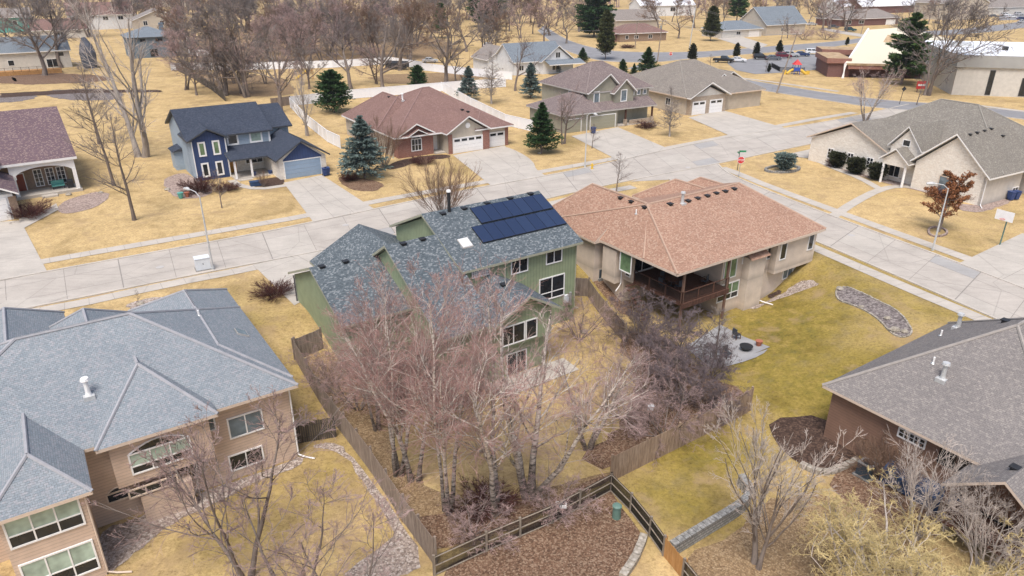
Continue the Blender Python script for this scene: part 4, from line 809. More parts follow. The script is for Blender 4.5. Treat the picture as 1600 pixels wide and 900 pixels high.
walk('garden_path',[(446,290),(405,296),(372,290),(362,282)],1.1,z=.044)
slab('driveway',[(443,286),(503,274),(585,327),(490,348)]); slab('driveway',[(708,243),(788,228),(852,275),(768,291)],smooth=0)
sheet('driveway_apron',[(786,228),(812,238),(833,252),(838,266),(852,275),(830,270)],'drive',.046,1)
slab('driveway',[(893,213),(965,199),(1045,233),(968,252)]); slab('driveway',[(1076,184),(1128,172),(1236,203),(1160,221)]); slab('driveway',[(-80,352),(32,345),(74,425),(-80,455)],nu=2,nv=3)
sheet('garden_path',[(30,342),(62,334),(88,318),(92,328),(60,345),(32,360)],'drive',.056)
slab('driveway',[(1500,411),(1597,365),(1760,400),(1640,466)],nu=3,nv=2); sheet('driveway_apron',[(1218,244),(1300,226),(1318,243),(1290,252),(1262,247)],'drive',.045,1)
slab('driveway',[(395,414),(530,387),(590,400),(460,478)],nu=2,nv=2); sheet('garden_path',[(-20,490),(10,470),(110,462),(50,482)],'drive',.045)
def ell(px,a,b,n=14,rot=34):
    x,y,_=G(*px); c,s_=math.cos(R(rot)),math.sin(R(rot)); return [(x+a*math.cos(t)*c-b*math.sin(t)*s_,y+a*math.cos(t)*s_+b*math.sin(t)*c) for t in [2*math.pi*k/n for k in range(n)]]
def bed(name,px,m,sm=2,rag=.12,off=.03,world=False,kind='structure'): return sheet(name,px,m,off,sm,world,rag,kind=kind)
bed('rock_bed',[(88,318),(150,298),(178,303),(150,325),(95,338)],'rock_pink'); bed('rock_bed',[(250,282),(285,268),(310,282),(332,292),(330,306),(292,312),(268,306)],'rock_pink')
bed('mulch_bed',[(386,286),(440,274),(447,290),(400,293)],'mulch'); bed('mulch_bed',[(522,278),(545,276),(605,285),(590,300),(548,298)],'leaves'); bed('mulch_bed',[(598,264),(622,250),(690,240),(712,246),(655,252),(615,266)],'mulch')
bed('mulch_bed',ell((850,243),2.4,1.8),'mulch',0); bed('mulch_bed',ell((347,325),1.1,1.0),'mulch',0); bed('mulch_bed',ell((1003,203),5,2.2),'mulch',1); bed('rock_bed',ell((1466,366),1.9,1.7),'rock_pink',0); bed('mulch_bed',ell((1466,366),1.3,1.15),'mulch',0,off=.045)
bed('rock_bed',[(1283,258),(1305,246),(1390,275),(1445,284),(1480,308),(1440,300),(1395,289),(1350,277)],'rock_pink'); bed('rock_bed',[(1488,318),(1540,322),(1600,292),(1600,306),(1540,333),(1500,330)],'rock_pink')
bed('rock_bed',[(1165,482),(1215,463),(1235,450),(1262,434),(1284,445),(1250,455),(1200,472),(1180,484)],'rock'); bed('mulch_bed',[(1198,462),(1218,452),(1222,457),(1200,468)],'mulch',off=.045)
bed('rock_bed',[(195,475),(225,468),(262,462),(262,478),(235,486),(205,486)],'rock'); bed('rock_bed',[(200,488),(200,474),(240,468)],'rock') if False else None
KB=[(1305,458),(1310,449),(1325,449),(1345,457),(1375,472),(1400,484),(1415,500),(1426,518),(1420,526),(1405,528),(1390,519),(1375,501),(1355,487),(1330,476),(1310,470)]
bed('rock_bed',KB,'rock_gray',1,.05)
slab('patio',[(1070,543),(1125,508),(1203,543),(1112,577)],'patio',.06,2,2); sheet('patio',[(1203,543),(1190,556),(1150,570),(1112,577)],'patio',.056,1)
slab('patio',[(745,606),(880,560),(905,578),(790,622)],'walk',.06,4,2); 
bed('rock_bed',[(150,832),(215,808),(245,798),(300,778),(345,758),(400,742),(480,708),(470,730),(400,752),(345,782),(275,815),(225,850),(180,893),(168,898)],'rock')
bed('rock_bed',[(478,700),(520,688),(545,705),(600,775),(665,875),(640,905),(530,905),(555,885),(612,842),(614,828),(575,762),(532,702)],'rock')
bed('leaf_litter',[(463,556),(530,548),(620,600),(640,660),(600,700),(640,740),(700,775),(800,782),(900,755),(945,735),(955,752),(680,884),(620,790),(520,640)],'leaves_straw',1,.3); bed('leaf_litter',[(640,815),(700,795),(800,790),(900,764),(950,742),(955,752),(680,884)],'leaves',1,.3,.042)
bed('leaf_litter',[(560,560),(680,570),(760,605),(720,640),(640,650),(600,620)],'leaves',1,.3,.036)
bed('leaf_litter',[(960,520),(1040,520),(1100,585),(1172,612),(1160,640),(958,738),(900,715),(960,680),(1000,600)],'leaves',1,.3); bed('leaf_litter',[(920,425),(960,440),(1000,470),(980,500),(940,460)],'leaves',1,.2)
bed('leaf_litter',[(690,905),(700,884),(950,764),(1000,830),(1010,845),(975,905)],'leaves',0,.1); bed('leaf_litter',[(1060,872),(1150,832),(1180,785),(1300,765),(1450,850),(1500,920),(1100,920)],'leaves_straw',1,.2)
bed('mulch_bed',[(1200,655),(1290,648),(1350,702),(1338,722),(1292,740),(1250,728),(1210,692)],'mulch',1,.1); bed('leaf_litter',[(1340,722),(1400,760),(1500,800),(1420,850),(1330,790),(1290,745)],'leaves',1,.2)
bed('leaf_litter',[(-30,118),(60,113),(170,118),(175,128),(0,134)],'leaves',1,.4); bed('garden_plot',[(60,142),(150,138),(195,143),(185,158),(90,156)],'rock_gray',1,.5,.04); bed('garden_plot',[(-30,150),(60,146),(50,158),(-30,162)],'rock_gray',1,.5); bed('mulch_bed',[(0,146),(120,140),(250,141),(254,144),(120,146),(0,153)],'mulch',0,.3,.055)
bed('leaf_litter',[(285,112),(440,118),(470,145),(420,152),(340,148)],'leaves_straw',1,.5); bed('woodland_floor',[(290,100),(500,99),(700,93),(730,70),(600,40),(420,30),(300,60)],'leaves_straw',2,2.5,.02); bed('leaf_litter',[(560,118),(740,112),(760,125),(620,135)],'leaves_straw',1,.5)
# ------------------------------------------------------------------ walls of blocks, fences
def edging(name,label,px,w,hh,bl,m,cap=None,sm=2,cat='retaining wall',closed=False,hfront=None):
    P=wl(px); P=smooth_closed(P,1) if closed else smooth_open(P,sm)
    if closed: P=P+P[:1]
    L=sum(math.dist(a,b) for a,b in zip(P,P[1:])); P=resample(P,max(3,int(L/bl)+1)); c=P[0]; z0=gsurf(*c)
    t=thing(name,label,cat,(c[0],c[1],z0)); mb=MB(); cp=MB()
    for a,b in zip(P,P[1:]):
        x,y=(a[0]+b[0])/2,(a[1]+b[1])/2; z=gsurf(x,y)-z0; an=math.atan2(b[1]-a[1],b[0]-a[0]); l=math.dist(a,b)
        if cap: mb.obox((x-c[0],y-c[1],z+hh/2-.15),l/2+.01,w/2-.05,hh/2+.15,an,m); cp.obox((x-c[0],y-c[1],z+hh+.06),l/2-.02,w/2,.06,an+random.uniform(-.04,.04),cap)
        else: mb.obox((x-c[0],y-c[1],z+hh/2-.1),l/2-.02,w/2,hh/2+.1+random.uniform(-.02,.02),an+random.uniform(-.06,.06),m)
    mb.build('wall_blocks',t)
    if cap: cp.build('cap_blocks',t)
edging('retaining_wall','curved gray block retaining wall with pale caps beside the lower right lawn',[(1048,868),(1100,836),(1150,806),(1168,790),(1170,775),(1155,758)],.42,.75,.42,'block_wall','stone_gray')
edging('stone_edging','curved row of pale square stone blocks in the leafy yard below the dark wire fence',[(1006,840),(1000,858),(990,880),(972,905)],.42,.35,.55,'stone',None,1,'edging')
edging('stone_edging','pale block border around the dark mulch bed beside the brown house',[(1250,728),(1275,740),(1295,741),(1318,732),(1340,720)],.35,.3,.45,'stone',None,2,'edging')
edging('stone_edging','thin brick border around the kidney shaped rock bed on the right lawn',KB,.14,.1,.3,'stone',None,1,'edging',True)
edging('stone_edging','round ring of pale stones around the rusty leaved tree',[(1450,362),(1452,357),(1465,355),(1478,360),(1480,367),(1466,371),(1453,369)],.22,.18,.35,'rock_pink',None,0,'edging',True)
edging('stone_edging','low round stone ring under the clipped blue green shrub ball',[(1192,266),(1210,261),(1235,260),(1252,264),(1240,270),(1205,271)],.3,.3,.4,'stone_gray',None,0,'edging',True)
for p_ in [(540,352),(1075,262),(250,418),(1330,368)]:
    x,y,z=G(*p_); m_=MB(); m_.tube([(x,y,z+.03),(x,y,z+.045)],.36,'trim_gray',16); m_.build('manhole_cover',kind='structure')
def fence(name,label,px,hh,m,style='board',post=2.4,mp=None,world=False,cat='fence',rails=3):
    P=px if world else wl(px); c=P[0]; z0=gsurf(*c); t=thing(name,label,cat,(c[0],c[1],z0)); mp=mp or m; np_=0
    for a,b in zip(P,P[1:]):
        L=math.dist(a,b); an=math.atan2(b[1]-a[1],b[0]-a[0]); mb=MB(); f=lambda s:(a[0]+(b[0]-a[0])*s/L-c[0],a[1]+(b[1]-a[1])*s/L-c[1],gsurf(a[0]+(b[0]-a[0])*s/L,a[1]+(b[1]-a[1])*s/L)-z0)
        if style=='board':
            s=.07
            while s<L: x,y,z=f(s); mb.obox((x,y,z+hh/2+random.uniform(-.03,.015)),.066,.012,hh/2,an+random.uniform(-.03,.03),m); s+=.145
            for k in range(int(L/2)+1):
                s0,s1=min(L,k*2.),min(L,k*2.+2)
                if s1-s0<.05: continue
                p,q=f(s0),f(s1)
                for zz in (.35,hh-.35): mb.tube([(p[0]-math.sin(an)*.05,p[1]+math.cos(an)*.05,p[2]+zz),(q[0]-math.sin(an)*.05,q[1]+math.cos(an)*.05,q[2]+zz)],.035,m,4)
        elif style=='vinyl':
            n=max(1,round(L/post))
            for k in range(n):
                p,q=f(L*k/n),f(L*(k+1)/n); mb.face([(p[0],p[1],p[2]+.05),(q[0],q[1],q[2]+.05),(q[0],q[1],q[2]+hh),(p[0],p[1],p[2]+hh)],m)
                o_=(-math.sin(an)*.05,math.cos(an)*.05); mb.face([(p[0]+o_[0],p[1]+o_[1],p[2]+hh),(q[0]+o_[0],q[1]+o_[1],q[2]+hh),(q[0]+o_[0],q[1]+o_[1],q[2]+.05),(p[0]+o_[0],p[1]+o_[1],p[2]+.05)],m)
                for zz in (.12,hh): mb.obox(((p[0]+q[0])/2+o_[0]/2,(p[1]+q[1])/2+o_[1]/2,(p[2]+q[2])/2+zz),L/n/2,.05,.06,an,m)
        elif style=='wire':
            n=max(1,round(L/post))
            for k in range(n):
                p,q=Vector(f(L*k/n)),Vector(f(L*(k+1)/n))
                for zz in [hh*(i+.15)/(rails-.7) for i in range(rails)]: mb.tube([p+Vector((0,0,zz)),q+Vector((0,0,zz))],.05,m,4)
                l=(q-p).length
                for j in range(int(l/.06)): w=p+(q-p)*(j*.06/l); mb.tube([w+Vector((0,0,.05)),w+Vector((0,0,hh))],.019,'wire',3,False)
        mb.build('fence_panel',t)
        n=max(1,round(L/post))
        for k in range(n+1 if b is P[-1] else n):
            if np_>95: break
            x,y,z=f(L*k/n); q=MB(); ox,oy=(-math.sin(an)*.09,math.cos(an)*.09) if style=='board' else (0,0); q.obox((x+ox,y+oy,z+hh/2+.02),.06,.06,hh/2+.06,an,mp); q.build('post',t); np_+=1
    return t
fence('wood_fence','weathered gray brown privacy fence running down between the tan house yard and the birch yard',[(462,563),(520,658),(580,738),(630,815),(679,884)],1.9,'fence_gray')
fence('wood_fence','short wooden fence between the green house garage and the long weathered privacy fence',[(462,563),(505,545)],1.8,'fence_gray')
fence('wood_fence','dark short wooden gate fence beside the right end of the tan house',[(465,693),(525,683)],1.6,'fence_dark')
fence('wood_fence','reddish brown privacy fence from the dark wire fence corner up toward the brown house',[(956,752),(1060,700),(1120,670),(1172,642)],1.9,'fence_brown')
fence('wood_fence','gray picket privacy fence between the green house and the cream stucco house',[(893,462),(918,463),(945,500),(975,535)],1.8,'fence_gray')
fence('wire_fence','dark wire mesh fence with wooden rails along the bottom of the birch yard',[(679,900),(760,862),(862,818),(905,795),(954,768)],1.35,'rail_wood','wire',2.6)
fence('wire_fence','dark wire mesh fence with wooden rails descending to the bottom edge past the orange gate',[(954,768),(985,800),(1015,838),(1036,868)],1.35,'rail_wood','wire',2.2)
fence('wire_fence','short end of dark wire mesh fence below the orange wooden gate',[(1066,905),(1090,935)],1.35,'rail_wood','wire',2.2)
fence('wooden_gate','orange brown plank gate panel set in the dark wire fence at the bottom',[(1036,868),(1066,905)],1.3,'wood_new',post=1.4,cat='gate')
fence('wood_fence','dark brown wooden fence crossing the straw field at the upper left',[(268,106),(300,122),(330,140),(352,158)],1.8,'fence_dark')
fence('wood_fence','brown wooden fence behind the blue house, left of the white vinyl fence',[(425,168),(455,164)],1.8,'fence_gray')
fence('vinyl_fence','long white vinyl fence behind the brick ranch back lawn',[(456,166),(545,155),(640,147),(722,140),(790,136)],1.9,'vinyl','vinyl',4)
fence('vinyl_fence','white vinyl fence sloping down between the blue house and the brick ranch',[(454,168),(480,196),(512,222),(532,232)],1.9,'vinyl','vinyl',3)
fence('vinyl_fence','white vinyl fence running down behind the right side of the brick ranch',[(690,142),(735,168),(790,196),(832,206)],1.9,'vinyl','vinyl',3)
fence('vinyl_fence','far white vinyl fence along the wooded back lots at the upper left',[(268,110),(400,109),(520,106),(610,100),(660,108)],1.9,'vinyl','vinyl',5)
fence('vinyl_fence','white vinyl fence in front of the white detached garage',[(660,110),(720,117),(800,125)],1.9,'vinyl','vinyl',5)
fence('vinyl_fence','white corner fence beside the taupe two storey house at the upper left',[(292,62),(296,86),(345,92)],2.,'vinyl','vinyl',4)
fence('wire_fence','thin wire garden fence behind the bare front yard tree left of the blue house',[(228,262),(238,272),(262,270),(290,258)],1.1,'pole_wood','wire',2.4,rails=2) if False else None
fence('black_fence','low black metal fence around the colourful playground',[(1205,105),(1218,112),(1256,113)],1.2,'black','wire',3,rails=2)
# ------------------------------------------------------------------ trees
def norm(a): return a/np.maximum(1e-9,np.linalg.norm(a,axis=-1,keepdims=True))
def grow_level(rng,P0,D,L,R0,seg,wob,up,taper):
    n=len(P0); P=np.zeros((n,seg+1,3)); P[:,0]=P0; d=D.copy(); DD=np.zeros((n,seg+1,3)); DD[:,0]=d
    for i in range(seg):
        d=norm(d+rng.normal(0,wob,(n,3))+np.array([0,0,up])); P[:,i+1]=P[:,i]+d*(L/seg)[:,None]; DD[:,i+1]=d
    t=np.linspace(0,1,seg+1); Rr=R0[:,None]*(1-(1-taper)*t)[None,:]
    return P,DD,Rr
def children(rng,P,D,Rr,L,k,tmin,tmax,ang,asd,lr,lsd,rr,shape=.5):
    n,s,_=P.shape; t=rng.uniform(tmin,tmax,(n,k)) if k>1 else rng.uniform(tmin,tmax,(n,1)); f=t*(s-1); i=np.minimum(f.astype(int),s-2); g=(f-i)[...,None]; a=np.arange(n)[:,None]
    p=P[a,i]*(1-g)+P[a,i+1]*g; d=norm(D[a,i]*(1-g)+D[a,i+1]*g); r=(Rr[a,i]*(1-g[...,0])+Rr[a,i+1]*g[...,0])*rr
    v=norm(np.cross(d,rng.normal(0,1,(n,k,3)))); th=np.clip(rng.normal(ang,asd,(n,k)),8,110)*np.pi/180
    nd=d*np.cos(th)[...,None]+v*np.sin(th)[...,None]; l=L[:,None]*lr*(1-shape*(t-tmin)/(tmax-tmin+1e-6))*rng.normal(1,lsd,(n,k)).clip(.4,1.8)
    return p.reshape(-1,3),nd.reshape(-1,3),l.reshape(-1),r.reshape(-1)
def tube_arrays(P,Rr,s,base):
    n,k,_=P.shape; T=np.zeros_like(P); T[:,:-1]=P[:,1:]-P[:,:-1]; T[:,-1]=T[:,-2]; T=norm(T)
    ref=np.where(np.abs(T[...,2:3])>.9,np.array([1.,0,0]),np.array([0,0,1.])); A=norm(np.cross(T,ref)); B=np.cross(T,A); ph=np.arange(s)*2*np.pi/s
    V=P[:,:,None]+Rr[:,:,None,None]*(A[:,:,None]*np.cos(ph)[:,None]+B[:,:,None]*np.sin(ph)[:,None]); idx=np.arange(n*k*s).reshape(n,k,s)+base; nx=np.roll(idx,-1,2)
    F=np.stack([idx[:,:-1],nx[:,:-1],nx[:,1:],idx[:,1:]],-1).reshape(-1,4); return V.reshape(-1,3),F
def mesh_from(name,parts,mats,midx=None):
    Vs,Fs,mi=[],[],[]; b=0
    for j,(P,Rr,s) in enumerate(parts): V,F=tube_arrays(P,Rr,s,b); Vs.append(V); Fs.append(F); b+=len(V); mi.append(np.full(len(F),midx[j] if midx else 0))
    me=bpy.data.meshes.new(name); fast_mesh(me,np.concatenate(Vs),np.concatenate(Fs),np.concatenate(mi).astype(np.int32))
    for m in mats: me.materials.append(M[m])
    me.polygons.foreach_set('use_smooth',np.ones(len(me.polygons),bool)); return me
def tree(seed,H=10.,stems=1,spread=6,lean=0,r0=.2,levels=(),wood='bark',twig='tw_gray',split=2,leader=.9,wob0=.07,limb=None):
    """levels: dicts k,t0,t1,ang,asd,lr,seg,wob,up,sh,rr. level meshes < split are the trunk part, the rest the crown"""
    rng=np.random.default_rng(seed); az=np.arange(stems)*2*np.pi/max(1,stems)+rng.uniform(0,6); th=np.abs(rng.normal(spread,spread*.35,stems))*np.pi/180 if stems>1 else np.array([lean*np.pi/180])
    D=np.stack([np.sin(th)*np.cos(az),np.sin(th)*np.sin(az),np.cos(th)],-1); P0=np.stack([np.cos(az),np.sin(az),np.zeros(stems)],-1)*(r0*1.2 if stems>1 else 0)+np.array([0,0,-.15])
    L=np.full(stems,H*leader)*rng.uniform(.82,1.05,stems); R0=np.full(stems,r0)*rng.uniform(.75,1.1,stems)
    P,DD,Rr=grow_level(rng,P0,D,L,R0,9,wob0,.015,.12); Rr[:,0]*=1.35; A=[(P,Rr,8)]; 
    for q in levels:
        p,d,l,r=children(rng,P,DD,Rr,L,q['k'],q.get('t0',.25),q.get('t1',.98),q.get('ang',45),q.get('asd',10),q.get('lr',.5),.22,q.get('rr',.55),q.get('sh',.6))
        r=np.maximum(r,q.get('rmin',.007)); P,DD,Rr=grow_level(rng,p,d,l,r,q.get('seg',4),q.get('wob',.12),q.get('up',.03),q.get('taper',.35)); L=l; A.append((P,Rr,q.get('s',3)))
    tr=mesh_from('trunk',A[:split],[wood]); cr=mesh_from('crown',A[split:],[limb or twig,twig],[0 if i==0 else 1 for i in range(len(A)-split)])
    return dict(tr=tr,cr=cr,H=max(float((a[0][...,2]).max()) for a in A))
TREES={}
oak=lambda k4,**o:[dict(k=11,t0=.22,t1=.95,ang=52,asd=12,lr=.62,seg=6,wob=.13,up=.05,sh=.65,rr=.6,s=5),dict(k=6,t0=.2,ang=42,asd=12,lr=.5,seg=5,wob=.16,up=.05,sh=.5,rr=.55,s=4),dict(k=6,t0=.15,ang=40,asd=14,lr=.5,seg=4,wob=.18,up=.04,rr=.5,rmin=.014),dict(k=k4,t0=.1,ang=38,asd=15,lr=.5,seg=3,wob=.2,up=.03,rr=.6,rmin=.0095)]
birch=lambda:[dict(k=15,t0=.26,t1=.97,ang=36,asd=12,lr=.38,seg=6,wob=.12,up=.05,sh=.55,rr=.42,s=5),dict(k=8,t0=.15,ang=36,asd=12,lr=.52,seg=4,wob=.15,up=.03,sh=.4,rr=.5,s=3,rmin=.013),dict(k=6,t0=.1,ang=33,asd=12,lr=.55,seg=4,wob=.16,up=.0,sh=.3,rr=.55,rmin=.0078),dict(k=4,t0=.1,ang=28,asd=12,lr=.55,seg=3,wob=.15,up=-.04,rr=.8,rmin=.0058)]
TREES['birch_a']=tree(1,13,3,8,r0=.15,levels=birch(),wood='birch_bark',twig='tw_pink',limb='tw_pale')
TREES['birch_b']=tree(2,13,2,7,r0=.16,levels=birch(),wood='birch_bark',twig='tw_pink',limb='tw_pale')
TREES['birch_w']=tree(5,11,4,17,r0=.16,levels=[dict(q,k=kk) for q,kk in zip(birch(),(12,6,5,4))],wood='birch_bark',twig='tw_rose',limb='tw_pale')
TREES['oak_a']=tree(11,15,1,r0=.42,levels=oak(6),twig='tw_gray',limb='bark',wob0=.1); TREES['oak_b']=tree(12,15,2,10,r0=.34,levels=oak(5),twig='tw_rose',limb='bark'); TREES['oak_c']=tree(13,15,1,lean=6,r0=.4,levels=oak(6),twig='tw_purple',wob0=.12); TREES['oak_d']=tree(19,15,3,14,r0=.3,levels=oak(4),twig='tw_gray')
TREES['oak_e']=tree(29,15,1,lean=3,r0=.36,levels=oak(5),twig='tw_brown',wob0=.1)
wd_=0
wd=lambda k3,k4,r:[dict(k=12,t0=.2,t1=.96,ang=46,asd=12,lr=.62,seg=5,wob=.13,up=.06,sh=.6,rr=.6,s=4),dict(k=7,t0=.15,ang=40,asd=12,lr=.52,seg=4,wob=.16,up=.05,sh=.5,rr=.55,s=3,rmin=.03),dict(k=k3,t0=.1,ang=38,asd=14,lr=.52,seg=3,wob=.18,up=.04,rr=.55,rmin=r*1.4),dict(k=k4,t0=.1,ang=36,asd=15,lr=.55,seg=2,wob=.18,up=.03,rr=.6,rmin=r)]
for i,(st,lv,tw) in enumerate([(1,wd(8,7,.02),'tw_gray'),(2,wd(6,6,.022),'tw_rose'),(1,wd(8,6,.022),'tw_brown'),(3,wd(5,5,.022),'tw_gray')]): TREES['wood_%d'%i]=tree(60+i,15,st,9,r0=.36/st**.5,levels=lv,twig=tw,limb='bark',wob0=.09)
TREES['maple']=tree(70,8,3,14,r0=.1,levels=[dict(k=10,t0=.15,ang=36,asd=11,lr=.55,seg=6,wob=.11,up=.05,rr=.5,s=4),dict(k=8,t0=.12,ang=36,asd=11,lr=.48,seg=5,wob=.13,up=.03,rr=.5,rmin=.011),dict(k=6,t0=.1,ang=34,asd=12,lr=.5,seg=3,wob=.14,rr=.55,rmin=.008),dict(k=5,t0=.1,ang=34,asd=12,lr=.5,seg=2,wob=.14,rr=.6,rmin=.006)],wood='bark',twig='tw_rose',limb='tw_gray')
up=lambda k:[dict(k=16,t0=.12,t1=.97,ang=30,asd=8,lr=.5,seg=5,wob=.08,up=.08,sh=.7,rr=.45,s=4),dict(k=7,t0=.15,ang=30,asd=9,lr=.45,seg=4,wob=.12,up=.06,rr=.5,rmin=.012),dict(k=k,t0=.1,ang=30,asd=10,lr=.5,seg=3,wob=.14,up=.04,rr=.6,rmin=.008)]
TREES['cottonwood']=tree(21,18,2,8,r0=.28,levels=up(7),wood='bark_light',twig='tw_pale'); TREES['young']=tree(22,7,1,r0=.11,wob0=.025,levels=[dict(k=26,t0=.25,t1=.97,ang=50,asd=9,lr=.42,seg=5,wob=.09,up=.06,sh=.72,rr=.4,s=4),dict(k=7,t0=.12,ang=36,asd=10,lr=.45,seg=3,wob=.12,up=.04,rr=.5,rmin=.009),dict(k=4,t0=.1,ang=35,asd=10,lr=.5,seg=2,wob=.1,rr=.6,rmin=.007)],twig='tw_gray')
TREES['vase']=tree(23,9,11,16,r0=.075,levels=[dict(k=11,t0=.3,ang=24,asd=9,lr=.38,seg=4,wob=.1,up=.05,rr=.5,s=4),dict(k=6,t0=.15,ang=26,asd=9,lr=.5,seg=3,wob=.1,up=.03,rr=.6,rmin=.01),dict(k=4,t0=.1,ang=26,asd=9,lr=.5,seg=2,wob=.1,rr=.6,rmin=.0075)],wood='bark_light',twig='tw_pale',split=1)
TREES['fantree']=tree(83,9,2,5,r0=.14,leader=.62,wob0=.04,levels=[dict(k=12,t0=.25,t1=.98,ang=24,asd=8,lr=.95,seg=7,wob=.07,up=.06,sh=.35,rr=.5,s=5),dict(k=10,t0=.2,ang=26,asd=9,lr=.36,seg=4,wob=.1,up=.05,rr=.5,s=3,rmin=.012),dict(k=6,t0=.15,ang=28,asd=9,lr=.45,seg=3,wob=.1,up=.03,rr=.6,rmin=.009),dict(k=3,t0=.1,ang=26,asd=9,lr=.5,seg=2,wob=.1,rr=.6,rmin=.007)],wood='bark',twig='tw_pale',split=2)
TREES['fan']=tree(24,6,32,30,r0=.035,levels=[dict(k=12,t0=.25,ang=20,asd=8,lr=.42,seg=4,wob=.1,up=.05,rr=.6,s=3,rmin=.012),dict(k=6,t0=.1,ang=22,asd=8,lr=.5,seg=3,wob=.1,rr=.6,rmin=.008)],wood='bark',twig='tw_brown',split=1)
TREES['thicket']=tree(25,5.5,8,26,r0=.07,levels=[dict(k=11,t0=.15,ang=48,asd=14,lr=.5,seg=5,wob=.2,up=.02,rr=.5,s=4),dict(k=8,t0=.1,ang=45,asd=15,lr=.5,seg=4,wob=.22,up=.02,rr=.55,rmin=.012),dict(k=8,t0=.1,ang=42,asd=15,lr=.5,seg=3,wob=.22,rr=.6,rmin=.0085),dict(k=3,t0=.1,ang=40,asd=15,lr=.5,seg=2,wob=.2,rr=.7,rmin=.007)],wood='bark',twig='tw_purple',split=2)
TREES['thicket_b']=tree(35,5.5,7,30,r0=.065,levels=[dict(k=11,t0=.15,ang=48,asd=14,lr=.5,seg=5,wob=.2,up=.02,rr=.5,s=4),dict(k=8,t0=.1,ang=45,asd=15,lr=.5,seg=4,wob=.22,up=.02,rr=.55,rmin=.012),dict(k=8,t0=.1,ang=42,asd=15,lr=.5,seg=3,wob=.22,rr=.6,rmin=.0085)],wood='bark',twig='tw_rose',split=2)
TREES['willow']=tree(26,6.5,6,34,r0=.11,levels=[dict(k=13,t0=.2,ang=40,asd=14,lr=.5,seg=7,wob=.3,up=.04,rr=.45,s=4),dict(k=9,t0=.1,ang=40,asd=14,lr=.5,seg=7,wob=.35,up=.03,rr=.5,rmin=.014),dict(k=7,t0=.1,ang=40,asd=14,lr=.55,seg=6,wob=.4,up=.0,rr=.6,rmin=.0065),dict(k=3,t0=.1,ang=40,asd=14,lr=.5,seg=4,wob=.4,rr=.7,rmin=.0075)],wood='bark_light',twig='tw_yellow',limb='tw_pale',split=1)
TREES['ball']=tree(27,2.6,34,38,r0=.02,levels=[dict(k=12,t0=.15,ang=28,asd=12,lr=.5,seg=3,wob=.12,up=.04,rr=.6,rmin=.008),dict(k=7,t0=.1,ang=28,asd=12,lr=.5,seg=3,wob=.12,rr=.6,rmin=.0065)],wood='bark',twig='tw_brown',split=1,leader=.8)
TREES['redbush']=tree(28,1.5,30,34,r0=.014,levels=[dict(k=12,t0=.1,ang=30,asd=12,lr=.6,seg=3,wob=.12,rr=.7,rmin=.009),dict(k=5,t0=.1,ang=30,asd=12,lr=.5,seg=2,wob=.12,rr=.7,rmin=.008)],wood='bark',twig='tw_darkred',split=1)
TREES['graydead']=tree(30,8,1,r0=.14,levels=[dict(k=70,t0=.06,t1=.98,ang=62,asd=10,lr=.34,seg=4,wob=.08,up=.02,sh=.8,rr=.3,s=3,rmin=.02),dict(k=9,t0=.1,ang=45,asd=12,lr=.38,seg=3,wob=.15,rr=.6,rmin=.012),dict(k=4,t0=.1,ang=40,asd=12,lr=.5,seg=2,wob=.15,rr=.6,rmin=.01)],wood='bark_light',twig='tw_gray')
def needles(name,rng,C,N,ln,wd,mat):
    """C centres, N spray directions"""
    n=len(C); side=norm(np.cross(N,rng.normal(0,1,(n,3)))); ln=ln*rng.uniform(.7,1.3,(n,1)); wd=wd*rng.uniform(.7,1.3,(n,1))
    V=np.stack([C-N*ln*.5-side*wd*.35,C-N*ln*.5+side*wd*.35,C+N*ln*.15+side*wd*.5,C+N*ln*.5,C+N*ln*.15-side*wd*.5],1); F=np.arange(n*5).reshape(n,5)
    me=bpy.data.meshes.new(name); fast_mesh(me,V.reshape(-1,3),F); me.materials.append(M[mat]); return me
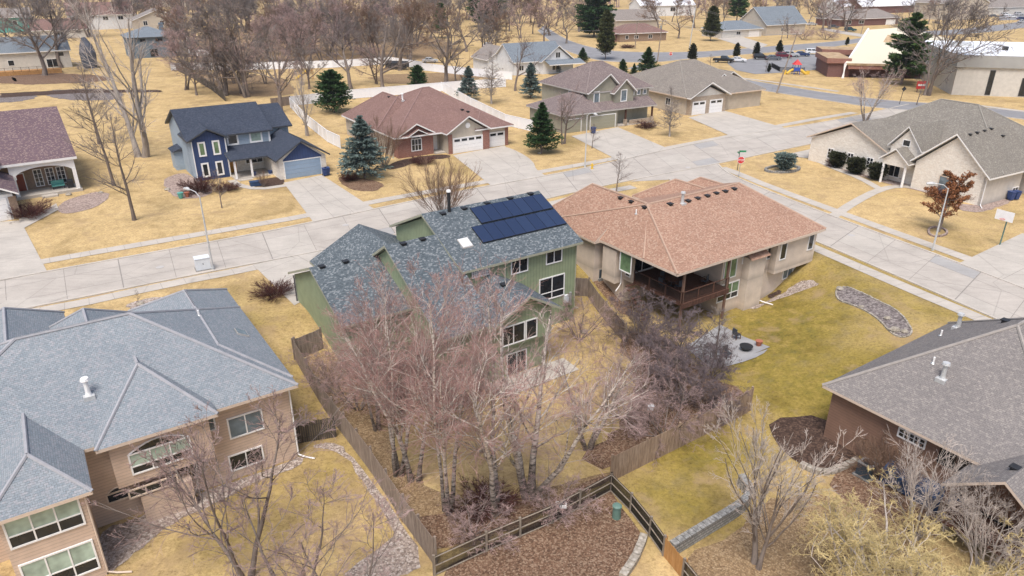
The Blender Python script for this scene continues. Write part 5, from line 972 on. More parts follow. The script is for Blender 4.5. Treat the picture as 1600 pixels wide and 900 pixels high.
def conifer(seed,H=8.,Rm=2.6,nb=170,spb=34,ln=.34,wd=.13,droop=-.1,power=.85,z0=.08,mat='nd_green',trunk=.14,blob=0.,lat=.3):
    rng=np.random.default_rng(seed); t=np.sort(rng.uniform(0,1,nb)**.85); nw=max(8,int(H*1.6)); tw=np.round(t*nw)/nw+rng.normal(0,.012,nb); t=np.clip(.35*t+.65*tw,0,.995); z=H*(z0+(1-z0)*t*.985); az=rng.uniform(0,2*np.pi,nb); a0=rng.uniform(0,6.28,3); L=Rm*((1-t)**power)*rng.uniform(.7,1.12,nb)*(1+.12*np.sin(2*az+a0[0]+t*5)+.08*np.sin(3*az+a0[1]))+.12
    if blob: L=Rm*np.sqrt(np.maximum(.02,1-(2*np.abs(t-.45))**2*.9))*rng.uniform(.7,1.1,nb)
    lift=np.where(t>.6,.5,droop+.35*t); d=norm(np.stack([np.cos(az),np.sin(az),lift],-1)); P0=np.stack([np.zeros(nb),np.zeros(nb),z],-1); mid=P0+d*L[:,None]*.5; tip=P0+d*L[:,None]+np.array([0,0,1.])*(.1*L)[:,None]
    P=np.stack([P0,mid,tip],1); Rr=np.stack([.012+.012*L,.009+.006*L,np.full(nb,.006)],1)
    s=rng.uniform(.18,1.03,(nb,spb)); s=s**.8; lat_=rng.normal(0,1,(nb,spb,3))*(lat*L[:,None,None]*(1.1-s[...,None]*.75)*.5+.05); lat_[...,2]*=.45
    C=(P0[:,None]+(tip-P0)[:,None]*s[...,None]+lat_).reshape(-1,3); out=np.repeat(d[:,None],spb,1).reshape(-1,3); N=norm(out+norm(lat_.reshape(-1,3)+1e-6)*.7+rng.normal(0,.35,(nb*spb,3)))
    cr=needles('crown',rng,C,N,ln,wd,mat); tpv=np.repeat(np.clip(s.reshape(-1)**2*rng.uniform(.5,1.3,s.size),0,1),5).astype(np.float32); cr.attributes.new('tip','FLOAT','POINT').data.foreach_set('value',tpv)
    tp=np.array([[[0,0,-.2],[0,0,H*.5],[0,0,H*.97]]]); tr=mesh_from('trunk',[(tp,np.array([[trunk,trunk*.6,.02]]),8),(P,Rr,3)],['bark'])
    return dict(tr=tr,cr=cr,H=H)
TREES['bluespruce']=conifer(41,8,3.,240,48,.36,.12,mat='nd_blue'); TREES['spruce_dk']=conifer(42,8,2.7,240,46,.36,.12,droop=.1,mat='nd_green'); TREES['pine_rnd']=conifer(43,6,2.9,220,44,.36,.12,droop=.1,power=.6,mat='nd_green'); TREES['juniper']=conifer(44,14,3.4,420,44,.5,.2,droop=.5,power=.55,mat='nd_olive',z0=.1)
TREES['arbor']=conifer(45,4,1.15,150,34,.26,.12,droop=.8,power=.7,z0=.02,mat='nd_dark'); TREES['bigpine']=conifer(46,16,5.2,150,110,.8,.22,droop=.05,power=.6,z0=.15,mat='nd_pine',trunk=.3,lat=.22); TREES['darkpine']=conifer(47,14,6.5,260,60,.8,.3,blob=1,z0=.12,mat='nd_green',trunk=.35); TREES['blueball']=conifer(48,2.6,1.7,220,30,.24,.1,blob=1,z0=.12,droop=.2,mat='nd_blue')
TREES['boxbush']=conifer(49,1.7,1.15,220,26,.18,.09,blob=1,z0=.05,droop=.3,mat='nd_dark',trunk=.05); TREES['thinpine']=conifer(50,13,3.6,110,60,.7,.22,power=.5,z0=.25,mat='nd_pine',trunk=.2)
rng=np.random.default_rng(9)
def leafed(seed): 
    t=tree(seed,6,1,r0=.14,levels=[dict(k=18,t0=.22,ang=50,asd=9,lr=.5,seg=5,wob=.12,up=.03,sh=.6,rr=.45,s=4),dict(k=8,t0=.15,ang=40,asd=10,lr=.5,seg=4,wob=.14,rr=.5,rmin=.01),dict(k=6,t0=.1,ang=35,asd=10,lr=.5,seg=3,wob=.14,rr=.6,rmin=.008)],twig='tw_brown')
    v=np.empty(len(t['cr'].vertices)*3,np.float32); t['cr'].vertices.foreach_get('co',v); v=v.reshape(-1,3); r=np.random.default_rng(3); c=v[r.integers(0,len(v),9000)]+r.normal(0,.06,(9000,3))
    t['lf']=needles('dead_leaves',r,c[c[:,0]<c[:,2]*.25+.4],norm(r.normal(0,1,(len(c[c[:,0]<c[:,2]*.25+.4]),3))),.12,.08,'leaf_rust'); return t
TREES['rust']=leafed(51)
def ztop(x,y,z,py):
    lo,hi=z,z+40
    for _ in range(40):
        m=(lo+hi)/2; zz=m-CH; d=y*cP-zz*sP; u=y*sP+zz*cP
        if 450-FPX*u/d>py: lo=m
        else: hi=m
    return lo-z
def plant(v,px,top=None,label='',cat='tree',name='bare_tree',group=None,sc=None,wide=1.,rz=None,h=None):
    x,y,z=G(*px); T=TREES[v]; H=h or ztop(x,y,z,top); s=H/T['H']
    t=thing(name,label,cat,(x,y,z-.03),random.uniform(0,6.28) if rz is None else rz,group); t.scale=(s*wide,s*wide,s)
    link(T['tr'],'trunk',t); link(T['cr'],'crown',t)
    if 'lf' in T: link(T['lf'],'dead_leaves',t)
    return t
B='birch_tree'; gb='pinkish birches in the green house backyard'
for v,p,tp,l,w in [('birch_a',(622,742),400,'leftmost pinkish birch of the backyard, nearest the long weathered fence',1.),('birch_b',(648,752),410,'birch with dark lower trunk just right of the leftmost backyard birch',1.),('birch_a',(700,800),405,'tall pinkish birch with pale trunk at the center bottom of the backyard',.95),('birch_b',(776,800),420,'leaning white barked birch below the green house patio corner',1.05),('birch_w',(826,775),485,'wide multi stemmed white birch in front of the green house patio door',1.1),('birch_a',(590,672),425,'birch close behind the green house garage, crown over its rear roof',.9),('birch_b',(690,672),430,'birch by the green house rear wall, crown covering the middle roof',.8),('birch_w',(918,700),540,'low wide birch with pink twigs right of the green house patio',1.15),]:
    plant(v,p,tp,l,name=B,group=gb,wide=w)
gs='dark thicket between the green and cream stucco houses'
for v,p,tp,l,w in [('thicket',(1000,540),455,'dark purple gray shrub tree at the top of the thicket below the stucco deck',1.1),('thicket',(1045,575),478,'dense dark shrub tree left of the stucco house patio',1.2),('thicket',(1065,630),545,'dark tangled shrub tree below the left corner of the patio slab',1.2),('thicket',(1112,590),522,'dark branched shrub overhanging the lower left of the gray patio slab',.95),('thicket',(1120,650),590,'dark shrub tree below the patio slab, right half of the thicket',1.2),('thicket_b',(1010,610),520,'reddish gray shrub tree on the left edge of the dark thicket',1.1),('young',(1118,562),480,'small dark branched tree growing over the gray patio slab',1.5),('thicket_b',(1040,680),585,'rosy gray shrub tree nearest the corner of the reddish brown fence',1.1),('thicket_b',(975,655),575,'thin pinkish shrub left of the dark thicket on the birch lawn',1.1)]:
    plant(v,p,tp,l,name='shrub_tree',group=gs,wide=w)
for v,p,tp,l,w in [('thicket_b',(560,640),545,'thin gray shrub behind the green garage beside the long fence',1.1),('thicket_b',(640,640),560,'rosy shrub below the green garage rear wall',1.2),('thicket',(705,635),570,'dark shrub against the wall under the middle green roof',1.2),('thicket_b',(520,600),530,'gray twiggy shrub in the corner of the short wooden fence',.9),('thicket_b',(905,530),455,'pinkish shrub at the rear right corner of the green house',1.1),('thicket',(660,600),520,'dark shrub tree hugging the green garage corner',1.1),('redbush',(760,790),765,'dark twiggy brush at the foot of the backyard birches',2.5),('thicket_b',(860,800),742,'gray brush growing along the dark wire fence',1.4),('thicket_b',(740,835),775,'tangled gray brush low behind the middle of the dark wire fence',1.4)]:
    plant(v,p,tp,l,name='shrub',cat='shrub',group='brush around the birch yard',wide=w)
plant('maple',(385,905),600,'gray bare spreading tree in front of the tan house at the lower left',wide=1.1); plant('maple',(470,960),745,'low bare pale twigged tree at the bottom edge right of the lower left tree',wide=1.3)
plant('maple',(560,985),800,'bare twigs of a tree at the bottom edge beside the gravel bed and long fence',wide=1.3)
plant('fantree',(1182,884),628,'pale fan shaped bare tree rising above the curved block retaining wall',wide=1.)
plant('willow',(1355,940),790,'bright yellow corkscrew willow with curly twigs at the lower right',name='willow_tree',wide=1.25); plant('willow',(1435,990),815,'yellow corkscrew willow at the bottom edge right of the larger yellow one',name='willow_tree',wide=1.2)
plant('vase',(1430,842),690,'gray bare forked small tree beside the brown house wall and dark glass',wide=1.2); plant('vase',(1530,905),755,'gray bare forked small tree before the brown house porch opening',wide=1.3)
plant('ball',(1385,748),672,'dense round brown bare shrub against the brown house wall','shrub','round_shrub',wide=1.15)
plant('young',(210,344),168,'gray young bare tree on the straw front lawn left of the blue house',wide=1.1); plant('young',(178,290),120,'slender bare tree between the arched porch house and the front lawn tree'); plant('young',(155,225),95,'thin bare tree behind the arched porch house lawn, left of the cottonwood',wide=1.1)
plant('cottonwood',(222,245),-35,'tall pale barked cottonwood behind the lawn between arched porch and blue houses',wide=1.1)
plant('fan',(692,345),232,'brown bare fan shaped tree rising behind the green house ridge',wide=1.05); plant('young',(963,300),236,'gray bare round street tree between the green and orange brown roofs',wide=1.2)
plant('young',(347,325),262,'tiny bare tree in a dark mulch ring before the blue house'); plant('oak_b',(880,225),128,'reddish bare slim tree in front of the sage house low garage',wide=.75); plant('young',(925,232),192,'small bare tree by the sage house driveway and blue bin',wide=1.2)
plant('graydead',(1046,213),135,'gray lifeless spruce in front of the taupe ranch',wide=1.2); plant('birch_w',(1352,190),92,'rosy multi trunk tree on the corner lot left of the big stone house roof',wide=1.); plant('wood_3',(1448,149),-25,'very large bare spreading tree before the flat roofed gym',wide=1.05)
plant('young',(1432,164),110,'small bare tree by the concrete gym wall'); plant('rust',(1466,362),268,'tree holding rusty brown leaves inside a stone ring',name='rusty_tree',wide=1.1)
plant('fan',(600,262),170,'pale bare tree behind the big blue spruce by the brick ranch',wide=.8); plant('cottonwood',(318,218),110,'slim bare tree behind the blue house roof right end',wide=.8) if False else None
plant('cottonwood',(480,212),100,'slim pale bare tree beside the white vinyl fence behind the blue house',wide=.9)
g='spruce_tree'
for v,p,tp,l,w in [('bluespruce',(570,278),181,'big dusty blue spruce on the lawn between blue house and brick ranch',1.12),('pine_rnd',(523,176),110,'dark green rounded evergreen on the brick ranch back lawn',1.),('pine_rnd',(654,141),102,'green rounded evergreen poking over the white fence behind the brick ranch roof',.9),('bluespruce',(733,156),103,'blue gray spruce right of the brick ranch roof peak',1.),('bluespruce',(829,153),98,'blue gray spruce left of the sage house',1.),('spruce_dk',(846,240),160,'dark green spruce in a mulch ring by the brick ranch driveway',1.02),('juniper',(946,93),16,'tall olive green juniper by the far street corner',1.),('darkpine',(928,58),-12,'broad dark green pine behind the tall olive juniper',1.),('bluespruce',(849,112),93,'small blue spruce before the white farmhouse porch',1.),('bluespruce',(872,114),98,'smallest blue spruce at the right of the white farmhouse porch',1.),('spruce_dk',(910,98),74,'dark round evergreen beside the white farmhouse',1.3),('spruce_dk',(972,121),92,'dark evergreen just above the sage house ridge, left of a row',1.2),('spruce_dk',(990,121),99,'shortest dark evergreen in the row above the sage house ridge',1.),('spruce_dk',(1011,116),73,'large dark evergreen right end of the row above the sage house',1.2),('arbor',(1081,97),68,'dark conical evergreen above the taupe ranch ridge',1.2),('arbor',(1150,91),67,'dark conical evergreen behind the parked white hatchback',1.1),('arbor',(1181,90),66,'dark conical evergreen behind the black cars in the lot',1.1),('arbor',(1217,84),63,'dark conical evergreen left of the utility pole by the lot',1.2),('arbor',(1323,71),58,'tiny conical evergreen beside the far street near the brick hall',1.1),('arbor',(1201,113),99,'tiny dark evergreen at the playground fence corner',1.),('juniper',(1110,64),9,'broad dark evergreen left of the slate ranch',1.3),('bigpine',(1408,132),20,'tall green windswept pine before the cream A frame roof',1.1),('thinpine',(1150,40),-20,'loose green pine behind the slate ranch',1.2),('darkpine',(760,42),-22,'dark green pine clump at the top center woods',1.1),('thinpine',(690,60),5,'dull green tall pine in the woods behind the white fence',1.)]:
    plant(v,p,tp,l,name=g if 'spruce' in l else 'evergreen_tree',group='evergreens of the neighbourhood',wide=w)
plant('blueball',(1225,268),242,'clipped blue green shrub ball on a stone ring','shrub','clipped_shrub',wide=1.05)
for p,l in [((1308,262),'dark clipped round bush nearest the stone house garage corner'),((1335,272),'middle dark clipped bush along the stone house front'),((1368,281),'third dark clipped bush along the stone house front, before the window'),((1522,311),'dark clipped bush at the right corner of the stone house front')]: plant('boxbush',p,p[1]-23,l,'bush','clipped_bush',group='clipped bushes around the stone house')
for v,p,tp,l,w in [('redbush',(46,338),311,'dark red bare hedge bush beside the arched porch steps',2.),('redbush',(313,300),272,'red brown bare bush at the blue house corner',1.6),('redbush',(355,298),282,'low red twiggy bush right of the blue house corner bush',2.),('redbush',(545,282),265,'small brown bush left of the blue spruce',1.4),('redbush',(428,462),438,'gray brown bare shrub by the green house driveway',2.),('redbush',(1140,163),152,'long low red hedge at the brick wing of the taupe ranch',3.),('redbush',(980,75),68,'red brown low bush before the plum roofed brick house',3.),('redbush',(660,256),240,'green brown low bush at the brick ranch window',2.),('redbush',(1010,200),186,'brown bush on the sage house mulch bed',2.),('thicket_b',(1290,62),40,'long gray bare hedge before the steep gray house',1.8),('thicket_b',(1255,62),40,'left part of the gray bare hedge before the steep gray house',1.8),('redbush',(1305,260),246,'pale twiggy bush left of the clipped bushes at the stone house',1.6),('thicket_b',(1440,282),245,'bare climbing shrub by the stone house entry',.7),('redbush',(1476,310),290,'brown bare bush at the right of the stone house entry',2.),('young',(217,475),452,'tiny pinkish bare sapling on the rock bed beyond the tan roof',1.),('fan',(412,292),262,'small bare bush before the blue house porch',.7),('redbush',(1352,210),160,'none',1)]:
    if l!='none': plant(v,p,tp,l,'shrub','shrub',wide=w)
# woods and background trees: distinct ones first
for v,p,tp,l,w in [('wood_0',(70,118),-45,'large dark bare oak before the cream split level house',1.2),('wood_0',(96,106),-60,'dark bare tree close right of the large oak at upper left',1.),('wood_3',(385,152),-20,'broad gray multi stemmed bare tree behind the brown field fence',1.15),('oak_b',(350,150),5,'gray bare tree at the left side of the broad multi stemmed one',1.),('oak_a',(598,139),20,'dark bare tree behind the white fence, right of the rounded evergreen',.9),('oak_c',(548,140),15,'bare tree rising right behind the rounded green evergreen',1.),('wood_2',(625,110),-25,'pinkish brown large bare tree beside the black covered trailer',1.1),('oak_a',(697,130),10,'dark bare tree before the long white far fence, center',1.),('oak_e',(712,128),60,'low bare spreading tree right next to the center dark one',1.),('graydead',(768,162),78,'narrow gray bare tree in front of the white detached garage',1.2),('oak_e',(885,68),12,'round brown bare tree behind the white farmhouse roof',1.3),('oak_e',(850,66),8,'brown bare tree left of the round one behind the farmhouse',1.2),('oak_b',(440,175),40,'thin bare tree over the blue house roof right end',.8),('oak_e',(290,70),-45,'bare tree leaning beside the taupe two storey house',.8),('oak_a',(1285,48),-18,'broad bare tree between the steep gray house and far cars',1.),('oak_c',(1320,42),-15,'bare tree in front of the brick ranch far beyond the lot',.9),('oak_e',(1060,60),5,'reddish round bare tree right of the plum roofed house',1.3),('young',(1110,103),84,'little bare tree by the parked black pickup',1.3),('young',(1196,112),90,'little bare tree by the playground fence',1.3),('oak_c',(1470,55),-20,'pinkish bare tree before the tall beige house at the top right',1.),('oak_a',(1535,25),-30,'bare tree at the top right by the far parked cars',1.),('oak_b',(1010,22),-40,'bare dark tree in front of the large white far house',1.),('oak_a',(1230,60),20,'bare tree before the steep gray roof',.8),('oak_d',(140,58),-30,'bare tree between mauve roof house and cottonwood',1.),('oak_e',(20,92),0,'bare tree at the left edge behind the cream house',1.),('oak_c',(805,142),40,'thin bare tree before the white farmhouse wall',.7),('fan',(725,128),112,'small purple bare bush behind the white fence right of center',1.2),('oak_d',(1410,75),5,'reddish bare crown behind the windswept pine',1.2)]:
    plant(v,p,tp,l,group='scattered bare trees of the neighbourhood',wide=w)
rr=random.Random(5)
for q_ in [(880,45),(905,50),(1050,34),(1085,44),(1105,30),(1130,36),(1170,34),(1190,44),(1265,22),(1420,30),(1450,38),(1500,40),(885,22),(915,14),(960,12),(990,8),(1020,14),(1060,20),(1090,12),(1120,10),(1145,16),(1180,12),(1210,20),(1240,8),(1330,14),(1250,30),(1300,28),(1400,14),(1440,12),(1520,12),(1350,26)]: plant(['wood_0','wood_1','wood_2','wood_3'][q_[0]%4],q_,label='bare tree scattered between the distant houses of the upper right',group='bare trees between the distant houses',h=13+q_[0]%5)
vs=['wood_0','wood_1','wood_2','wood_3']
def woods(label,group,reg,n,hh=(12,17)):
    k=0
    while k<n:
        x0,x1,y0,y1=reg; px,py=rr.uniform(x0,x1),rr.uniform(y0,y1)
        plant(rr.choice(vs),(px,py),label=label,group=group,h=rr.uniform(*hh),wide=rr.uniform(.9,1.25)); k+=1
woods('gray pink bare tree among the woods between the two white vinyl fences','trees in the woods between the white fences',(290,600,108,150),14,(9,13))
woods('gray pink bare tree in the dense woods behind the long far white fence','trees in the woods behind the far white fence',(280,770,56,102),62,(12,17))
woods('bare tree in the distant woods filling the top left and center edge','trees of the distant top left woods',(-60,870,8,52),112,(15,21))
woods('bare tree standing among the distant houses and streets of the upper right','bare trees among the distant upper right houses',(985,1340,2,50),22,(11,17))
woods('bare tree in the yards behind the farmhouse and tall juniper','bare trees behind the farmhouse',(780,905,20,62),9,(12,16))
# the far-off woods beyond, one mass nobody could count
lv=[dict(k=11,t0=.2,t1=.96,ang=44,asd=12,lr=.6,seg=4,wob=.13,up=.06,sh=.6,rr=.6,s=3),dict(k=8,t0=.15,ang=40,asd=12,lr=.5,seg=3,wob=.16,up=.05,rr=.55,s=3,rmin=.05),dict(k=7,t0=.1,ang=38,asd=14,lr=.5,seg=2,wob=.18,up=.04,rr=.6,rmin=.045)]
srcs=[]
for i in range(3):
    T=tree(90+i,15,1+i%2,8,r0=.34,levels=lv,twig='tw_gray'); V,F,off=[],[],0
    for me in (T['tr'],T['cr']):
        v=np.empty(len(me.vertices)*3,np.float32); me.vertices.foreach_get('co',v); f=np.empty(len(me.loops),np.int32); me.loops.foreach_get('vertex_index',f); V.append(v.reshape(-1,3)); F.append(f.reshape(-1,4)+off); off+=len(me.vertices)
    srcs.append((np.concatenate(V),np.concatenate(F)))
def far_mass(regs,twig):
    V,F,off=[],[],0
    for (x0,x1,y0,y1,n) in regs:
        for _ in range(n):
            x,y,z=G(rr.uniform(x0,x1),rr.uniform(y0,y1)); v,f=srcs[rr.randrange(3)]; a=rr.uniform(0,6.28); sc=rr.uniform(.95,1.35); w=sc*rr.uniform(.95,1.3)
            R_=np.array([[math.cos(a)*w,-math.sin(a)*w,0],[math.sin(a)*w,math.cos(a)*w,0],[0,0,sc]]); V.append(v@R_.T+np.array([x,y,0])); F.append(f+off); off+=len(v)
    me=bpy.data.meshes.new('distant_woods'); fast_mesh(me,np.concatenate(V),np.concatenate(F)); me.materials.append(M[twig]); return link(me,'distant_woods',kind='stuff')
far_mass([(-80,900,-22,6,90),(880,1680,-24,-2,80)],'tw_gray'); far_mass([(-60,900,-18,8,50),(860,1340,-8,14,46),(1340,1660,-16,8,22)],'tw_rose')
# ------------------------------------------------------------------ vehicles
for nm,c in dict(car_black=(.015,.016,.02),car_white=(.75,.76,.78),car_navy=(.02,.04,.12),car_maroon=(.13,.015,.03),car_silver=(.45,.46,.48),car_teal=(.03,.10,.11),car_gray=(.12,.13,.15)).items(): m_plain(nm,c,.25,.03)
def car(kind,col,label,px,ang,group='parked cars',name=None):
    x,y,z=G(*px); t=thing(name or {'sedan':'parked_car','suv':'parked_car','pickup':'pickup_truck'}[kind],label,'pickup truck' if kind=='pickup' else 'car',(x,y,z+.05),R(ang),group)
    if kind=='sedan': L,Wd=4.7,1.82; pr=[(-2.35,.35),(-2.3,.85),(-1.7,.95),(-1.1,1.42),(.3,1.45),(1.15,.98),(2.1,.85),(2.35,.6),(2.33,.3)]
    elif kind=='suv': L,Wd=4.8,1.95; pr=[(-2.4,.4),(-2.38,1.05),(-2.15,1.72),(.2,1.78),(1.05,1.12),(2.2,1.0),(2.42,.7),(2.4,.38)]
    else: L,Wd=5.8,2.0; pr=[(-2.9,.5),(-2.9,1.12),(-.75,1.14),(-.7,1.88),(.75,1.9),(1.45,1.25),(2.75,1.12),(2.9,.8),(2.88,.45)]
    belt={'sedan':.95,'suv':1.08,'pickup':1.18}[kind]; b=MB(); hw=Wd/2
    def yo(zz): return hw*(1-.0*(zz<belt))-(max(0,zz-belt)*.28)-(.06 if zz<.45 else 0)
    n=len(pr)
    for i in range(n):
        p,q=pr[i],pr[(i+1)%n]; b.face([(p[0],-yo(p[1]),p[1]),(p[0],yo(p[1]),p[1]),(q[0],yo(q[1]),q[1]),(q[0],-yo(q[1]),q[1])],'car_'+col)
    # sides in two bands so the cabin leans in
    for s_ in (-1,1):
        low=[(p[0],s_*yo(min(p[1],belt)),min(p[1],belt)) for p in pr]; b.face(low if s_>0 else low[::-1],'car_'+col)
        upz=[p for p in pr if p[1]>belt]
        if upz:
            i0=pr.index(upz[0]); i1=pr.index(upz[-1]); a,c=pr[i0-1],pr[(i1+1)%n]
            def cross(a,b_): f=(belt-a[1])/(b_[1]-a[1]); return (a[0]+(b_[0]-a[0])*f,belt)
            U=[cross(a,pr[i0])]+upz+[cross(c,pr[i1])]; u3=[(p[0],s_*yo(p[1]),p[1]) for p in U]; b.face(u3 if s_>0 else u3[::-1],'car_'+col)
    b.build('body',t); gsh=MB()
    if kind=='pickup': cab=[(-.68,1.25),(-.62,1.8),(.68,1.82),(1.25,1.3)]
    elif kind=='suv': cab=[(-2.1,1.15),(-1.95,1.66),(.15,1.7),(.85,1.2)]
    else: cab=[(-1.45,1.02),(-1.05,1.36),(.28,1.38),(.95,1.03)]
    for s_ in (-1,1):
        mid=(cab[0][0]+cab[3][0])/2
        for (a0,a1) in ((0,.47),(.53,1)):
            lo=lambda f:cab[0][0]+(cab[3][0]-cab[0][0])*f; hi=lambda f:cab[1][0]+(cab[2][0]-cab[1][0])*f
            q=[(lo(a0),cab[0][1]),(lo(a1),cab[0][1]),(hi(a1),cab[1][1]),(hi(a0),cab[1][1])]; q3=[(p[0],s_*(yo(p[1])+.012),p[1]) for p in q]; gsh.face(q3 if s_<0 else q3[::-1],'glass')
    def screen(p,q,e=.02):
        d=Vector((q[0]-p[0],0,q[1]-p[1])).normalized(); nn=Vector((d.z,0,-d.x))*e; nn=nn if nn.z>0 else -nn; pts=[(p[0],-yo(p[1])+.12,p[1]),(p[0],yo(p[1])-.12,p[1]),(q[0],yo(q[1])-.12,q[1]),(q[0],-yo(q[1])+.12,q[1])]; gsh.face([tuple(Vector(v)+nn) for v in pts],'glass')
    k={'sedan':(5,4),'suv':(4,3),'pickup':(5,4)}[kind]; P1,P2=pr[k[0]],pr[k[1]]; w=lambda a,b_,f:(a[0]+(b_[0]-a[0])*f,a[1]+(b_[1]-a[1])*f); screen(w(P1,P2,.12),w(P1,P2,.9))
    r0,r1={'sedan':(2,3),'suv':(1,2),'pickup':(2,3)}[kind]; A,B_=pr[r0],pr[r1]; screen(w(A,B_,.25),w(A,B_,.88),.025); gsh.build('window_glass',t)
    wb={'sedan':1.38,'suv':1.42,'pickup':1.8}[kind]; wr={'sedan':.33,'suv':.37,'pickup':.41}[kind]
    for sx in (-1,1):
        for sy in (-1,1):
            m_=MB(); m_.tube([(sx*wb,sy*(hw-.2),wr),(sx*wb,sy*(hw+.02),wr)],wr,'rubber',14); o=m_.build('wheel',t); r_=MB(); r_.tube([(sx*wb,sy*(hw+.015),wr),(sx*wb,sy*(hw+.035),wr)],wr*.58,'metal',10); r_.build('rim',o)
    for sy in (-1,1):
        m_=MB(); m_.box(L/2-.1,L/2+.0,sy*hw*.8-.14,sy*hw*.8+.14,.62,.76,'white'); m_.build('headlight',t); m_=MB(); m_.box(-L/2-.02,-L/2+.1,sy*hw*.82-.12,sy*hw*.82+.12,.75,.92,'red'); m_.build('tail_light',t)
    if kind=='pickup': m_=MB(); m_.box(-2.75,-.85,-.82,.82,1.08,1.15,'black'); m_.build('truck_bed',t)
for k,c,l,p,a in [('pickup','black','black pickup truck parked at the left end of the lot',(1130,98),-28),('sedan','white','white hatchback parked right behind the black pickup truck',(1153,97),-20),('suv','black','black car at the left of the middle row in the lot',(1189,93),-8),('sedan','gray','dark gray car tucked between the black car and the maroon one',(1208,94),-8),('suv','maroon','maroon car in the middle row of the lot',(1224,91),-10),('suv','silver','silver car just behind the maroon one in the lot',(1236,89),-14),('sedan','navy','navy blue sedan beside the white sport utility in the lot',(1252,88),-10),('suv','white','white sport utility parked nearest the brick hall roof',(1270,85),-8),
  ('sedan','gray','dark sedan left of the teal one on the far lane',(1302,44),-5),('suv','teal','teal sport utility on the far lane before the brick ranch',(1328,49),-8),('sedan','silver','small silver car by the big bare tree left of the far lane',(1268,40),10),('suv','black','dark car in the driveway of the far brick ranch',(1358,37),-20),
  ('sedan','white','white car alone on a drive deep in the center woods',(572,38),60),('suv','white','white vehicle parked left of the white farmhouse garage gable',(763,75),70),('sedan','silver','silver car behind the far white fence near the garage',(672,98),5),('suv','white','leftmost white car in the far top right lot',(1571,25),-5),('sedan','white','white car second in the far top right lot',(1580,28),-5),('suv','silver','silver car at the edge of the far top right lot',(1592,24),-5),('sedan','navy','blue car at the front of the far top right lot',(1596,31),-5)]:
    car(k,c,l,p,a)
for i_,(p_,c_) in enumerate([((1552,27),'gray'),((1560,22),'white'),((1585,20),'navy'),((1598,36),'silver')]): car('sedan',c_,['dark gray car at the left end of the far top right lot','white car at the back left of the far top right lot','dark blue car at the back of the far top right lot','silver car cut by the right edge in the far lot'][i_],p_,-5)
x,y,z=G(621,108); t=thing('covered_trailer','black covered trailer on the straw lot under the pinkish large tree','trailer',(x,y,z),R(-12)); m_=MB(); m_.hip(-3.2,3.2,-1.2,1.2,1.5,2.3,(-2.4,0),(2.2,0),'black','black',.2) if False else m_.gable(-3.,3.,-1.2,1.2,1.7,2.2,'x','black','black',1.3); m_.build('cover',t)
for sy in (-1,1): m_=MB(); m_.tube([(0,sy*1.1,.4),(0,sy*1.3,.4)],.4,'rubber',12); m_.build('wheel',t)
m_=MB(); m_.tube([(3.,0,.6),(4.6,0,.5)],.06,'black',6); m_.build('tow_bar',t)
# ------------------------------------------------------------------ lamps, poles, signs
def lamp(px,topy,arm,label):
    x,y,z=G(*px); H=ztop(x,y,z,topy); t=thing('street_lamp',label,'street lamp',(x,y,z),0,'street lamps'); p=MB(); p.tube([(0,0,0),(0,0,H*.6),(0,0,H)],[.1,.075,.05],'galv',10); p.tube([(0,0,0),(0,0,.25)],.15,'galv',10); p.build('pole',t)
    a=MB(); ax,ay=arm; a.tube([(0,0,H-.1),(ax*.35,ay*.35,H+.28),(ax*.8,ay*.8,H+.38),(ax,ay,H+.35)],.04,'galv',6); a.build('arm',t); hd=MB(); hd.tube([(ax*.95,ay*.95,H+.36),(ax*1.15,ay*1.15,H+.38),(ax*1.5,ay*1.5,H+.33)],[.08,.17,.1],'galv',8); hd.build('lamp_head',t)
lamp((333,421),306,(-1.2,.8),'tall gray street lamp by the white utility box on the main street'); lamp((1457,391),294,(-1.3,.3),'tall gray street lamp in front of the rusty leaved tree'); lamp((914,262),180,(.8,-1.0),'gray street lamp near the yellow hydrant and sage house driveway')
x,y,z=G(318,420); t=thing('utility_box','white metal utility box at the kerb by the street lamp','utility box',(x,y,z),R(30)); m_=MB(); t.scale=(.85,.85,.85); m_.box(-.75,.75,-.55,.55,.1,1.35,'util_box'); m_.box(-.79,.79,-.59,.59,1.35,1.42,'util_box'); m_.build('cabinet',t); m_=MB(); m_.box(-.85,.85,-.65,.65,-.1,.1,'stone_gray'); m_.build('pad',t); m_=MB(); m_.box(-.03,.03,-.58,-.55,.7,.85,'black'); m_.build('handle',t)
x,y,z=G(963,809); t=thing('utility_pedestal','short green utility pedestal in the leafy corner of the dark wire fence','utility box',(x,y,z)); t.scale=(.85,.85,.85); m_=MB(); m_.tube([(0,0,-.1),(0,0,.95)],[.3,.27],'util_green',12); m_.build('pedestal',t); m_=MB(); m_.tube([(0,0,.95),(0,0,1.05),(0,0,1.12)],[.33,.33,.2],'util_green',12); m_.build('lid',t)
x,y,z=G(876,808); t=thing('tray','small white tray box hanging on the dark wire fence','tray',(x,y,z+.8)); m_=MB(); m_.box(-.3,.3,-.2,.2,0,.06,'white'); m_.box(-.3,.3,-.2,-.16,.06,.2,'white'); m_.box(-.3,.3,.16,.2,.06,.2,'white'); m_.box(-.3,-.26,-.16,.16,.06,.2,'white'); m_.box(.26,.3,-.16,.16,.06,.2,'white'); m_.build('tray_body',t)
x,y,z=G(925,264); t=thing('fire_hydrant','yellow fire hydrant on the grass strip by the street lamp','hydrant',(x,y,z)); m_=MB(); m_.tube([(0,0,0),(0,0,.1),(0,0,.1),(0,0,.62),(0,0,.75),(0,0,.82)],[.2,.2,.14,.14,.12,.03],'yellow',10); m_.build('barrel',t)
for sx in (-1,1): m_=MB(); m_.tube([(0,0,.5),(sx*.24,0,.5)],.07,'yellow',8); m_.build('nozzle',t)
